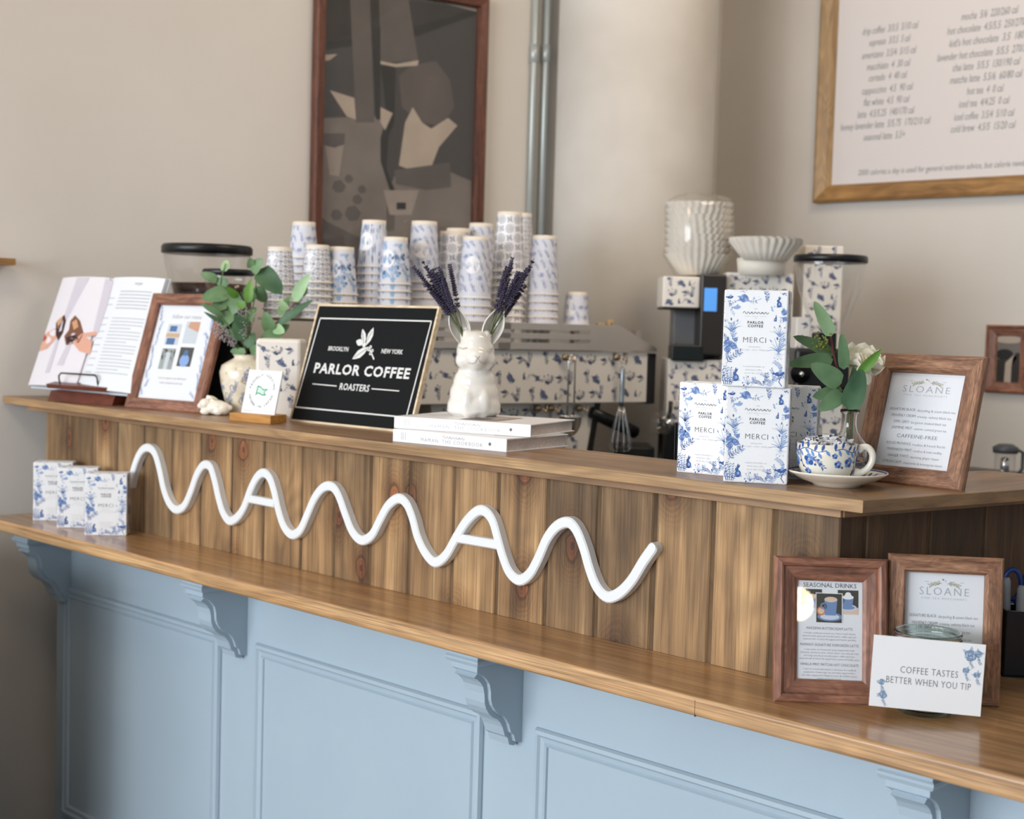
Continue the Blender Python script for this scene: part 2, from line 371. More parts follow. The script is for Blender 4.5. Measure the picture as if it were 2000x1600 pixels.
def onright(xx, y0=0, z0=0, off=.00025): return lambda x, z, l: (xx + off + l * .00006, y0 + x, z0 + z)
def ontop(zz, x0=0, y0=0, off=.00025): return lambda x, y, l: (x0 + x, y0 + y, zz + off + l * .00006)

def leafb(P, x, y, a, L, w, m, l=0):
    c, q = math.cos(a), math.sin(a); pts = []
    for t, k in ((0, 0), (.3, .8), (.6, 1), (.85, .5), (1, 0), (.85, -.5), (.6, -1), (.3, -.8)):
        u, v = t * L, k * w / 2; pts.append((x + u * c - v * q, y + u * q + v * c))
    P.raw(pts, [tuple(range(8))], m, l)
def rose(P, x, y, r, m1, m2, rg):
    for k in range(3): leafb(P, x, y, rg.random() * 6.3, r * 1.7, r * .6, m2)
    P.disc(x, y, r, m2, 9, l=1)
    for rr in (.9, .62, .34):
        n = 9; a0 = rg.random() * 6
        for h in range(2):
            P.stroke([(x + rr * r * math.cos(a0 + h * PI + i * .42) * (1 + .12 * math.sin(i * 2)), y + rr * r * math.sin(a0 + h * PI + i * .42)) for i in range(6)], r * .17, m1, 2)
    P.disc(x, y, r * .16, m1, 6, l=3)
def sprig(P, x, y, a, L, m1, m2, rg, n=5, wide=.34, curve=.5, lw=.035):
    pts = []; ang = a; px, py = x, y; st = L / 7
    for i in range(8):
        pts.append((px, py)); px += st * math.cos(ang); py += st * math.sin(ang); ang += curve / 7
    P.stroke(pts, L * lw, m1, 1, taper=True)
    for i in range(1, 8):
        if i % max(1, 7 // n) == 0 or i == 7:
            aa = math.atan2(pts[i][1] - pts[i - 1][1], pts[i][0] - pts[i - 1][0])
            for sg in (-1, 1):
                leafb(P, pts[i][0], pts[i][1], aa + sg * (.7 + .3 * rg.random()), L * wide * (.55 + .45 * rg.random()), L * wide * .22, m1 if rg.random() < .45 else m2, 1)
def lily(P, x, y, a, L, m1, m2, rg, n=7, sp=1.5):
    for k in range(n):
        aa = a + (k / (n - 1) - .5) * sp * .9; cv = (k / (n - 1) - .5) * sp * 1.3; l_ = L * (.6 + .4 * rg.random()); px, py, g = x, y, aa; pts = []
        for i in range(7): pts.append((px, py)); px += l_ / 6 * math.cos(g); py += l_ / 6 * math.sin(g); g += cv / 6
        P.stroke(pts, L * .055, m1 if k % 3 == 0 else m2, 1, taper=True)
    for k in range(3): aa = a + (k - 1) * .5; leafb(P, x + L * .72 * math.cos(aa), y + L * .72 * math.sin(aa), aa, L * .22, L * .10, m1 if k == 1 else m2, 2)
def bunny(P, x, y, h, m1, m2, fl=1):
    P.disc(x, y + h * .25, h * .22, m1, 12, l=1, ry=h * .27); P.disc(x + fl * h * .02, y + h * .28, h * .10, m2, 8, l=2, ry=h * .13)
    P.disc(x - fl * h * .10, y + h * .58, h * .13, m1, 10, l=1)
    leafb(P, x - fl * h * .06, y + h * .62, 1.45, h * .40, h * .11, m1, 1); leafb(P, x - fl * h * .02, y + h * .62, 1.15, h * .36, h * .1, m1, 1)
    P.disc(x + fl * h * .22, y + h * .08, h * .07, m2, 7, l=1); P.disc(x - fl * h * .05, y + h * .03, h * .2, m1, 8, l=1, ry=h * .05)
def dots(P, x, y, w, h, n, r, m1, rg):
    for _ in range(n): P.disc(x + (rg.random() - .5) * w, y + (rg.random() - .5) * h, r * (.6 + .8 * rg.random()), m1, 6)
def bird(P, x, y, s, m1, m2):
    P.disc(x, y, s * .45, m1, 9, l=1, ry=s * .22); leafb(P, x - s * .3, y, PI - .2, s * .4, s * .2, m1, 1); P.disc(x + s * .4, y + s * .12, s * .14, m1, 7, l=1); leafb(P, x, y, 1.2, s * .5, s * .3, m2, 2)
def toile(P, x0, y0, W_, H_, step, rg, m1=0, m2=1, dens=1.0):
    ny = max(1, round(H_ / step)); nx = max(1, round(W_ / step))
    for j in range(ny):
        for i in range(nx):
            if rg.random() > dens: continue
            x = x0 + (i + .5 + (rg.random() - .5) * .3 + (.25 if j % 2 else -.2)) * W_ / nx; y = y0 + (j + .5 + (rg.random() - .5) * .3) * H_ / ny
            x = min(max(x, x0 + step * .38), x0 + W_ - step * .38); y = min(max(y, y0 + step * .38), y0 + H_ - step * .38)
            k = (i * 3 + j * 2) % 7; s = step * 1.42; x = min(max(x, x0 + s * .30), x0 + W_ - s * .30)
            if k == 0:
                rose(P, x, y, s * .17, m1, m2, rg); rose(P, x + s * .18, y - s * .14, s * .11, m1, m2, rg)
            elif k == 1: sprig(P, x - s * .2, y - s * .3, 1.1, s * .62, m1, m2, rg, 7); sprig(P, x - s * .15, y - s * .25, 2.0, s * .4, m1, m2, rg, 5); rose(P, x - s * .12, y - s * .2, s * .08, m1, m2, rg)
            elif k == 2: lily(P, x, y - s * .3, 1.6, s * .55, m1, m1, rg); rose(P, x - s * .1, y - s * .18, s * .08, m1, m2, rg); sprig(P, x + s * .1, y - s * .25, .9, s * .35, m1, m2, rg)
            elif k == 3: bunny(P, x, y - s * .2, s * .34, m1, m2); sprig(P, x + s * .12, y - s * .2, .6, s * .28, m1, m2, rg, 3)
            elif k == 4: sprig(P, x + s * .15, y - s * .32, 1.9, s * .65, m1, m2, rg, 6, .3, -.6); rose(P, x - s * .02, y + s * .22, s * .09, m1, m2, rg)
            elif k == 5: bird(P, x, y, s * .3, m1, m2); sprig(P, x - s * .1, y - s * .25, .4, s * .36, m1, m2, rg, 4)
            else: rose(P, x, y, s * .12, m1, m2, rg); sprig(P, x, y, 2.4, s * .34, m1, m2, rg, 4); sprig(P, x, y, -.6, s * .3, m1, m2, rg, 4)

# ------------------------------------------------------------------ the setting
CW = -2.5035                                 # left wall plane  N2.P = CW
YB = 2.46                                    # back wall plane
def wallpt(s, z, c=CW): return N2 * c + D2 * s + Vector((0, 0, z))
ZC = 3.3
corner_s = (YB - (N2 * CW).y) / D2.y
a, b = wallpt(-7.6, 0), wallpt(corner_s + .05, 0); nn = -N2 * .12
mb = MB(); vs = [a, b, b + nn, a + nn]; mb.add([(p.x, p.y, -.30) for p in vs] + [(p.x, p.y, ZC) for p in vs], [(0, 1, 5, 4), (1, 2, 6, 5), (2, 3, 7, 6), (3, 0, 4, 7), (0, 3, 2, 1), (4, 5, 6, 7)])
struct(mb.build('wall_left', M_wall))
struct(MB().box((-2.3, YB, -.30), (3.4, YB + .12, ZC)).build('wall_back', M_wall))
FL = -.30
struct(MB().box((-4.2, -8.2, FL - .08), (3.4, YB + .12, FL)).build('floor', M_floor))
struct(MB().box((-4.2, -8.2, ZC), (3.4, YB + .12, ZC + .08)).build('ceiling', mat('ceiling_white', '#D9D6D0', .9)))
cc = at(1238, 300, depth=4.68)
struct(MB().lathe([(.262, FL), (.262, ZC)], 64, xf=Matrix.Translation((cc.x, cc.y, 0))).build('trim_1', M_col), 'round plaster column in the corner between the two walls')

# conduit pipes on the left wall
for k, (px, lab, r) in enumerate(((1036, 'left one of two grey metal conduit pipes running up the wall', .012), (1059, 'right one of two grey metal conduit pipes, next to the round column', .013))):
    s_, z_ = atc(px, 430, CW + .02); p = wallpt(s_, 0, CW + .0145)
    t = thing('conduit_pipe', lab, 'pipe', (p.x, p.y, 0))
    M_pipe = mat('galvanised_paint', '#AEB4B2', .35, .35)
    MB().tube([(0, 0, .9), (0, 0, ZC)], r, 12).build('pipe', M_pipe, t)
    s2, z2 = atc(px + 6, 104, CW + .02)
    MB().lathe([(r, z2 - .03), (r + .004, z2 - .028), (r + .004, z2 + .028), (r, z2 + .03)], 12).build('coupling', M_pipe, t)

def mitred(w, h, b, prof, mats, name, parent, x0=0, z0=0, bevel=0):
    """prof: list of (u inward, v outward to the viewer).  local x across, z up, front towards -y"""
    mb = MB(); n = len(prof)
    cs = [(-1, 0), (1, 0), (1, 1), (-1, 1)]
    def pt(ci, u, v):
        sx, sz = cs[ci]; return (x0 + sx * (w / 2 - u), -v, z0 + (u if sz == 0 else h - u))
    for ci in range(4):
        cj = (ci + 1) % 4; vs = [pt(ci, u, v) for u, v in prof] + [pt(cj, u, v) for u, v in prof]
        fs = [(i, (i + 1) % n, (i + 1) % n + n, i + n) for i in range(n)]
        mb.add(vs, fs, 0 if ci in (0, 2) else 1)
    return mb.build(name, mats, parent, bevel=bevel)

# framed photograph on the left wall (local frame: x = along wall, -y = out of the wall)
RW = math.radians(90 - 11.8)
def wall_thing(name, label, cat, s, z, c=CW, group=None):
    p = wallpt(s, z, c); return thing(name, label, cat, p, RW, group)
s0, _ = atc(605, 300, CW); s1, _ = atc(938, 300, CW)
zt = atc(870, -14, CW)[1]; zb = 1.44; sc = (s0 + s1) / 2; pw = s1 - s0; ph = zt - zb
t = wall_thing('framed_photograph', 'tall black and white photograph in a dark wooden frame on the wall', 'picture', sc, zb, CW + .002)
mitred(pw, ph, .036, [(0, 0), (0, .03), (.006, .034), (.03, .03), (.034, .012), (.034, 0)], [M_pf1, M_pf2], 'frame', t)
MB().box((-pw / 2 + .03, -.008, .03), (pw / 2 - .03, -.004, ph - .03)).build('print', mat('photo_grey', '#3A3634', .5), t)
def q(px, py):
    s_, z_ = atc(px, py, CW); return (s_ - sc, z_ - zb)
def zl1(X, Y): return q(560 + X * .3, Y * .3)
P = Print(); G = [noisy('photo_grey_%d' % i, c, '#%02X%02X%02X' % tuple(max(0, int(c[k:k + 2], 16) - 14) for k in (1, 3, 5)), 7, .5) for i, c in enumerate(('#1A1815', '#2B2724', '#5D5652', '#7C736C', '#9B8F85', '#B5A698', '#5C5350'))]
def pz(pts, m_, l=0):
    a_ = pw / 2 - .036; P.poly([(max(-a_, min(a_, u)), max(.036, min(ph - .036, v))) for u, v in (zl1(*p) for p in pts)], m_, l)
pz([(230, -60), (1240, -60), (1240, 90), (840, 240), (240, 330)], 1, 0)
pz([(240, 290), (840, 170), (1230, 60), (1225, 100), (840, 240), (240, 330)], 0, 1)
pz([(400, -60), (530, -60), (560, 800), (440, 800)], 2, 2); pz([(590, -60), (780, -60), (845, 400), (600, 410)], 2, 2)
pz([(540, 180), (600, 180), (600, 780), (570, 780)], 0, 3); pz([(600, 430), (700, 430), (690, 800), (650, 900), (640, 1100), (690, 1240), (660, 1240), (600, 1050), (600, 900), (640, 760)], 0, 3)
pz([(220, 770), (600, 760), (640, 850), (620, 1080), (700, 1240), (690, 1500), (400, 1560), (220, 1420)], 3, 1)
pz([(700, 1120), (1000, 1100), (1190, 1180), (1190, 1560), (640, 1560), (640, 1300)], 3, 1)
pz([(720, 500), (800, 430), (960, 400), (1050, 520), (1080, 700), (1000, 820), (860, 800), (740, 700)], 6, 2)
pz([(810, 700), (870, 800), (930, 840), (1040, 770), (1100, 820), (980, 960), (930, 1090), (800, 1110), (720, 1080), (760, 800)], 5, 3)
pz([(230, 360), (320, 355), (270, 395), (230, 400)], 5, 3); pz([(270, 590), (430, 640), (440, 780), (380, 760)], 5, 3); pz([(600, 700), (680, 740), (630, 850), (600, 800)], 5, 4)
pz([(600, 400), (700, 420), (850, 395), (840, 430), (700, 440), (600, 420)], 5, 4)
pz([(225, 870), (370, 870), (365, 940), (300, 965), (225, 945)], 6, 4); pz([(240, 950), (360, 950), (330, 1150), (270, 1140)], 4, 3)
for x_, y_, r_ in ((330, 1215, 45), (395, 1165, 30), (480, 1235, 30), (315, 1400, 40), (420, 1390, 55), (450, 1300, 35)):
    pz([(x_ + r_ * math.cos(i), y_ + r_ * math.sin(i)) for i in range(6)], 2, 4)
pz([(620, 1240), (850, 1240), (800, 1400), (660, 1400)], 4, 3); pz([(705, 1320), (765, 1320), (765, 1365), (705, 1365)], 0, 5)
pz([(220, 1430), (450, 1540), (700, 1600), (1190, 1560), (1190, 1900), (220, 1900)], 2, 2)
pz([(690, 1110), (1050, 1060), (1060, 1220), (900, 1240), (700, 1200)], 2, 4); pz([(1150, -40), (1230, 40), (1225, 80), (1010, -60)], 4, 3)
P.build('printed_image', G, t, onfront(-.008))
MB().box((-pw / 2 + .03, -.016, .03), (pw / 2 - .03, -.014, ph - .03)).build('glass_pane', M_pane, t)

# wall shelf at far left
s_, z_ = atc(31, 505, CW + .1)
t = wall_thing('wall_shelf', 'end of a brown wooden shelf on the wall at the left edge', 'shelf', s_, z_ - .018)
MB().box((-.6, -.10, 0), (0, -.001, .018)).build('shelf_board', M_rosew if False else M_lt1, t, bevel=.001)

# menu board on the back wall
def wb(px, py): p = at(px, py, y=YB - .02); return p.x, p.z
xl, zb_ = wb(1590, 397); zt_ = 2.62; xr = xl + 1.25; mw = xr - xl; mh = zt_ - zb_
t = thing('menu_board', 'large white drinks menu board in a brown wooden frame on the wall', 'menu board', ((xl + xr) / 2, YB - .002, zb_))
fb = wb(1630, 300)[0] - wb(1596, 300)[0]
mitred(mw, mh, .06, [(0, 0), (0, .03), (.01, .034), (.05, .026), (.06, .014), (.06, 0)], [M_lt1, M_lt2], 'frame', t)
MB().box((-mw / 2 + .05, -.008, .05), (mw / 2 - .05, -.004, mh - .05)).build('board', mat('board_white', '#D3CDCB', .4), t)
P = Print(); cx0 = (xl + xr) / 2
def mtxt(s, X0, Y0, X1, Y1, **kw):
    a_ = wb(1560 + X0 * .2625, Y0 * .2625); b_ = wb(1560 + X1 * .2625, Y1 * .2625)
    P.fit(s, a_[0] - cx0, b_[0] - cx0, (a_[1] + b_[1]) / 2 - zb_ - .008, .034, 0, shear=.25, **kw)
for r_ in (('drip coffee  3/3.5  5/10 cal', 465, 240, 880, 185), ('espresso  3/3.5  5 cal', 515, 325, 820, 280), ('americano  3.5/4  5/15 cal', 460, 425, 865, 365), ('macchiato  4  30 cal', 495, 510, 820, 460),
           ('cortado  4  40 cal', 510, 592, 795, 550), ('cappuccino  4.5  90 cal', 460, 690, 840, 637), ('flat white  4.5  90 cal', 472, 775, 815, 730), ('latte  4.5/5.25  140/170 cal', 425, 865, 850, 815),
           ('honey lavender latte  5/5.75  170/210 cal', 300, 960, 970, 890), ('seasonal latte  5.5+', 470, 1035, 780, 995),
           ('mocha  5/6  220/260 cal', 1200, 135, 1625, 65), ('hot chocolate  4.5/5.5  250/270 cal', 1095, 240, 1740, 150), ("kid's hot chocolate  3.5  180 cal", 1110, 335, 1740, 245), ('lavender hot chocolate  5/5.5  270/280 cal', 1020, 440, 1800, 340),
           ('chai latte  5/5.5  130/190 cal', 1135, 520, 1640, 445), ('matcha latte  5.5/6  60/80 cal', 1115, 610, 1655, 540), ('hot tea  4  0 cal', 1240, 690, 1515, 650), ('iced tea  4/4.25  0 cal', 1180, 790, 1560, 735),
           ('iced coffee  3.5/4  5/10 cal', 1145, 885, 1595, 830), ('cold brew  4.5/5  15/20 cal', 1120, 980, 1605, 915)): mtxt(*r_)
a_ = wb(1673, 337); b_ = wb(2080, 314)
P.fit('2000 calories a day is used for general nutrition advice, but calorie needs vary. additional nutrition information available', a_[0] - cx0, xr - .12 - cx0, (a_[1] + b_[1]) / 2 - zb_ - .008, .028, 0, shear=.2)
P.build('printed_text', [M_ink], t, onfront(-.008))

# small framed photo, back wall right
xl, z0_ = wb(1922, 766); xr, z1_ = wb(2010, 640); mw, mh = xr - xl + .006, z1_ - z0_ + .006
t = thing('small_framed_photo', 'small brown framed black and white photo on the wall at the right', 'picture', ((xl + xr) / 2, YB - .002, z0_))
mitred(mw, mh, .03, [(0, 0), (0, .018), (.006, .022), (.012, .016), (.03, .012), (.034, .006), (.034, 0)], [M_dk1, M_dk2], 'frame', t)
MB().box((-mw / 2 + .03, -.006, .03), (mw / 2 - .03, -.003, mh - .03)).build('print', mat('photo_mid', '#6E6862', .4), t)
P = Print(); w_, h_ = mw - .07, mh - .07
P.poly([(-w_ / 2, 0), (w_ / 2, 0), (w_ / 2, h_ * .55), (.02, h_ * .45), (-w_ / 2, h_ * .5)], 0); P.disc(-.012, h_ * .6, .03, 1, 10, 1, .018); P.disc(.03, h_ * .35, .018, 0, 10, 2, .045)
P.poly([(-.01, 0), (.012, 0), (.012, h_ * .35), (.03, h_ * .55), (.018, h_ * .6), (-.008, h_ * .42)], 2, 2); P.disc(0, h_ * .93, .05, 2, 12, 1, .012)
P.build('printed_image', [G[1], G[0], G[5]], t, onfront(-.006, 0, .035))

# ------------------------------------------------------------------ the bar
rg = random.Random(4)
BX = [-2.404, -2.291, -2.163, -2.041, -1.918, -1.793, -1.673, -1.549, -1.428, -1.293, -1.182, -1.068, -.95, -.828, -.709, -.587, -.468, -.346, -.229, -.113, 0]
tc_ = thing('plank_cladding', 'dark stained pine plank upstand between the two wooden counters', 'wood panelling', (0, 0, 0))
def planks(edges, xf, mb, tones, z0=ZL + .0005, z1=ZU - .0195, th=.02, g=.0042):
    for i in range(len(edges) - 1):
        a_, b_ = edges[i] + g, edges[i + 1] - g
        if i == 0: a_ = edges[i]
        if i == len(edges) - 2: b_ = edges[i + 1]
        k = .0022
        mb.prism([(a_, th), (a_, k), (a_ + k, 0), (b_ - k, 0), (b_, k), (b_, th)], z0, z1, 'Z', 0, xf); tones.append((len(mb.f), rg.random(), rg.random(), rg.random()))
def tone_attr(o, tones):
    at_ = o.data.color_attributes.new('tone', 'FLOAT_COLOR', 'CORNER'); i = 0
    for p in o.data.polygons:
        while i < len(tones) - 1 and p.index >= tones[i][0]: i += 1
        for li in p.loop_indices: at_.data[li].color = (*tones[i][1:], 1)
mb = MB(); tn = []; planks(BX, Matrix.Identity(4), mb, tn); o = mb.build('front_planks', [M_clad], tc_, recalc=False); tone_attr(o, tn)
MB().box((-2.404, .0028, ZL + .0005), (-.001, .05, ZU - .0195)).build('backing_board', M_groove, tc_)
RS = Matrix(((D2.x, -N2.x, 0, 0), (D2.y, -N2.y, 0, 0), (0, 0, 1, 0), (0, 0, 0, 1)))   # local x -> D2, local y -> -N2
mb = MB(); tn = []; planks([0, .055, .20, .335, .47, .60], RS, mb, tn, th=.02); o = mb.build('side_planks', [M_cladshade], tc_, recalc=False); tone_attr(o, tn)
MB().box((.004, .0028, ZL + .0005), (.60, .05, ZU - .0195), xf=RS).build('backing_board', M_groove, tc_)
MB().box((-2.47, -.02, 1.067), (.012, -.0003, 1.0805)).build('cleat', M_ledge, tc_, bevel=.0008)
MB().box((-.012, -.018, 1.067), (.60, -.0003, 1.0805), xf=RS).build('cleat', M_ledge2, tc_, bevel=.0008)

C0 = Vector((.0623, -.045, 0)); back = .192
t = thing('upper_ledge', 'long brown stained pine ledge on top of the bar, turning back at the right', 'counter', (0, 0, 0))
pR = C0 + D2 * (.605 / D2.y); inner = Vector((-.115, back, 0)); pI = inner + D2 * ((.56 - back) / D2.y)
cl = Vector((-.03, .05, 0))
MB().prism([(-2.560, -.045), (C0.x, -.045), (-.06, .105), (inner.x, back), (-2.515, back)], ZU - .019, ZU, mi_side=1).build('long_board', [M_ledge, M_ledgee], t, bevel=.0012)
MB().prism([(C0.x, -.045), (pR.x, .56), (pI.x, .56), (inner.x, back), (-.06, .105)], ZU - .019, ZU).build('short_board', M_ledge2, t, bevel=.0012)

XE = .95
t = thing('lower_countertop', 'varnished oak countertop running along the blue bar front', 'counter', (0, 0, 0))
M_oe = M_oak
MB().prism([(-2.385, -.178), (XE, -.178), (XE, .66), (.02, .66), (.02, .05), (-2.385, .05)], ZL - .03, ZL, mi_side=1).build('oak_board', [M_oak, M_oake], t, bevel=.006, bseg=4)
MB().prism([(-.1212, -.17815), (-.1204, -.17815), (-.1204, -.15), (-.1212, -.15)], ZL - .0299, ZL - .005).build('joint_line', mat('joint_brown', '#5A3E26', .8), t)

ZCB = ZL - .03
t = thing('bar_cabinet', 'blue grey painted panelled bar front under the oak countertop', 'cabinet', (0, 0, 0))
MB().box((-2.335, 0, FL + .10), (XE, .05, ZCB)).build('face_board', M_blue, t)
MB().box((-2.335, .03, FL), (XE, .05, FL + .10)).build('kickboard', M_blue, t)
PE = [(-2.290, -1.575), (-1.439, -.728), (-.594, .12), (.255, .92)]
for a_, b_ in PE:
    w_ = b_ - a_; ztop, zbot = .618, at(125, 1588, y=0).z
    e = bpy.data.objects.new('panel', None)
    o = MB().box((a_ + .03, -.003, zbot + .03), (b_ - .03, .002, ztop - .03)).build('panel', M_blue, t)
    mitred(w_, ztop - zbot, .03, [(0, -.001), (0, .004), (.003, .010), (.010, .011), (.014, .007), (.022, .005), (.025, .009), (.029, .007), (.031, .002), (.031, -.001)], [M_blue, M_blue], 'panel_moulding', t, x0=(a_ + b_) / 2, z0=zbot)
pf = [(700, 380), (700, 633), (740, 656), (780, 680), (815, 715), (850, 768), (866, 840), (872, 930), (890, 990), (930, 1054), (980, 1099), (1030, 1125), (1065, 1165), (1095, 1218), (1112, 1270), (1125, 1310), (1160, 1340), (1182, 1414), (1240, 1436), (1262, 1440), (1262, 380)]
def cz(Y): return ZCB - (Y - 380) / (1440 - 380) * (ZCB - .581)
for xr_ in (-2.335 + .072, -1.479, -.632, .222):
    c = MB().prism([(-(1262 - X) / 560 * .118, cz(Y)) for X, Y in pf], xr_ - .066, xr_, 'X').build('corbel', M_blue, t, bevel=.0007)
    # raised scroll face set in a little from the sides
    MB().prism([(-(1262 - X) / 560 * .118 - .0075, cz(Y) - .006) for X, Y in pf[2:-2]] + [(-(1262 - X) / 560 * .118 + .004, cz(Y) + .003) for X, Y in pf[2:-2]][::-1], xr_ - .058, xr_ - .008, 'X').build('scroll', M_blue, c)
    cp = [(0, 0), (0, .007), (-.003, .010), (-.009, .014), (-.012, .018), (-.012, .026), (-.005, .030), (0, .034)]
    mb = MB(); o_ = .0
    prof = [(.000, -.036), (.006, -.034), (.009, -.028), (.009, -.024), (.005, -.021), (.006, -.014), (.012, -.007), (.014, -.004), (.014, 0)]
    ys, x0_, x1_ = -.118, xr_ - .066, xr_
    n = len(prof); vs = []
    for u, dz in prof: vs += [(x0_ - u, 0, ZCB + dz), (x0_ - u, ys - u, ZCB + dz), (x1_ + u, ys - u, ZCB + dz), (x1_ + u, 0, ZCB + dz)]
    fs = []
    for i in range(n - 1):
        for k in range(3): fs.append((4 * i + k, 4 * i + k + 1, 4 * i + 5 + k, 4 * i + 4 + k))
    fs += [(0, 1, 2, 3), tuple(4 * (n - 1) + k for k in (3, 2, 1, 0))]
    mb.add(vs, fs); mb.build('crown_moulding', M_blue, c)

# white wave lettering
W1 = [(250, 950), (257, 922), (266, 895), (276, 879), (288, 875), (300, 886), (309, 915), (317, 953), (327, 981), (341, 996), (357, 989), (370, 962), (382, 928), (395, 909), (408, 912), (417, 938), (425, 974), (434, 1003), (446, 1018), (461, 1011), (475, 990), (487, 957), (500, 932), (513, 924),
      (525, 935), (534, 962), (542, 998), (553, 1030), (568, 1045), (584, 1036), (597, 1008), (612, 974), (629, 953), (646, 951), (659, 968), (672, 1004), (686, 1039), (704, 1056), (724, 1046), (740, 1016), (756, 988), (776, 974), (792, 985), (804, 1014), (813, 1048), (828, 1080), (847, 1099),
      (868, 1086), (888, 1052), (908, 1020), (930, 999), (946, 1000), (960, 1018), (970, 1052), (980, 1088), (993, 1119), (1012, 1134), (1032, 1122), (1049, 1092), (1066, 1053), (1086, 1028), (1108, 1021), (1124, 1037), (1138, 1072), (1150, 1114), (1164, 1148), (1184, 1167), (1208, 1159), (1232, 1134), (1254, 1098), (1273, 1071)]
SY = -.0175
def wx(p): v = at(p[0], p[1], y=SY); return (v.x, v.z)
def smooth2(pts, k=4):
    out = []
    for i in range(len(pts) - 1):
        p0 = pts[max(0, i - 1)]; p1 = pts[i]; p2 = pts[i + 1]; p3 = pts[min(len(pts) - 1, i + 2)]
        for j in range(k):
            t_ = j / k
            out.append(tuple(.5 * ((2 * p1[a]) + (-p0[a] + p2[a]) * t_ + (2 * p0[a] - 5 * p1[a] + 4 * p2[a] - p3[a]) * t_ * t_ + (-p0[a] + 3 * p1[a] - 3 * p2[a] + p3[a]) * t_ ** 3) for a in range(len(p1))))
    out.append(pts[-1]); return out
wave = smooth2([wx(p) for p in W1], 4)
we = (Vector(wave[-1]) - Vector(wave[-2])).normalized(); wl = Vector(wave[-1])
wave += [tuple(wl + we * d) for d in (.0012, .0042, .0066, .0082)]
wp = [wave]; bars = [[wx((482, 974.5)), wx((534, 984.5))], [wx((884, 1050.5)), wx((970, 1065))]]
t = thing('wave_lettering', 'white wavy lettering mounted on the dark plank upstand', 'sign', (0, 0, 0))
CAPW = (.96, .86, .66, .30)
def ribbon3(pts, w, y0, y1, mb, cap=False):
    n = len(pts); Lf = []; Rt = []
    for i in range(n):
        a_ = pts[max(0, i - 1)]; b_ = pts[min(n - 1, i + 1)]; dx, dz = b_[0] - a_[0], b_[1] - a_[1]; q_ = math.hypot(dx, dz)
        Lf.append((pts[i][0] - dz / q_ * w / 2, pts[i][1] + dx / q_ * w / 2)); Rt.append((pts[i][0] + dz / q_ * w / 2, pts[i][1] - dx / q_ * w / 2))
    def ends(p, d, side):
        return [(p[0] + math.cos(d + side * x_) * w / 2, p[1] + math.sin(d + side * x_) * w / 2) for x_ in (-.95, -.45, 0, .45, .95)]
    k = .0025
    sec = [(1, y1), (1, y0 + k), (1 - 2 * k / w, y0), (-1 + 2 * k / w, y0), (-1, y0 + k), (-1, y1)]
    vs = []
    for i in range(n):
        mx, mz = pts[i]; hx, hz = Lf[i][0] - mx, Lf[i][1] - mz
        if cap and i >= n - len(CAPW): kq = CAPW[i - n]; hx, hz = hx * kq, hz * kq
        for e_, y_ in sec: vs.append((mx + hx * e_, y_, mz + hz * e_))
    ns = len(sec); fs = []; sm = []
    for i in range(n - 1):
        for j in range(ns): fs.append((i * ns + j, i * ns + (j + 1) % ns, (i + 1) * ns + (j + 1) % ns, (i + 1) * ns + j))
    fs += [tuple(range(ns)), tuple((n - 1) * ns + j for j in range(ns))[::-1]]
    mb.add(vs, fs)
mb = MB(); ribbon3(wave, .0198, SY, -.0005, mb, True); mb.build('wave', M_sign, t)
for b_ in bars: mb = MB(); ribbon3(b_, .0175, SY + .0002, -.0005, mb); mb.build('crossbar', M_sign, t)
# normalised copy of the wave used as the small printed mark
w0, w1 = wave[0][0], wave[-1][0]; zm = sum(p[1] for p in wave) / len(wave)
def mark(P, x, y, w, m_, lw):
    k = w / (w1 - w0)
    def tr(p): return (x + (p[0] - (w0 + w1) / 2) * k, y + (p[1] - zm) * k * 1.05)
    P.stroke([tr(p) for p in wave[::2]], lw, m_, 2)
    for b_ in bars: P.stroke([tr(b_[0]), tr(b_[1])], lw, m_, 2)

# ------------------------------------------------------------------ placing helpers for things standing on a surface
def stand(bl, br, tl, tr, z):
    """front bottom edge through two pixels on height z; returns matrix (x along the edge, y back, z up the leaning face), width, height"""
    B1, B2 = at(*bl, z=z), at(*br, z=z); w = (B2 - B1).length; d = (B2 - B1) / w; n = Vector((-d.y, d.x, 0)); acc = Vector((0, 0))
    for b_, t_ in ((B1, tl), (B2, tr)):
        if t_ is None: continue
        r = ray(*t_); k = (b_ - CAM).dot(d) / r.dot(d); v = CAM + r * k - b_; acc += Vector((v.dot(n), v.z)) / sum(x is not None for x in (tl, tr))
    h = acc.length; u = (n * acc.x + Vector((0, 0, acc.y))) / h; bk = u.cross(d).normalized() * 1
    if bk.dot(n) < 0: bk = -bk
    m_ = Matrix((d, bk, u)).transposed().to_4x4(); m_.translation = (B1 + B2) / 2
    return m_, w, h
def basis(org, ang, lean=0):
    d = Vector((math.cos(ang), math.sin(ang), 0)); n = Vector((-d.y, d.x, 0)); u = Vector((0, 0, 1)) * math.cos(lean) + n * math.sin(lean); bk = n * math.cos(lean) - Vector((0, 0, 1)) * math.sin(lean)
    m_ = Matrix((d, bk, u)).transposed().to_4x4(); m_.translation = org; return m_
def toward(p, dist):                         # horizontal step away from the camera
    v = Vector((p[0] - CAM.x, p[1] - CAM.y, 0)).normalized(); return Vector(p) + v * dist
INK = [M_b1, M_b2, M_ink, M_inkd, M_inkl]

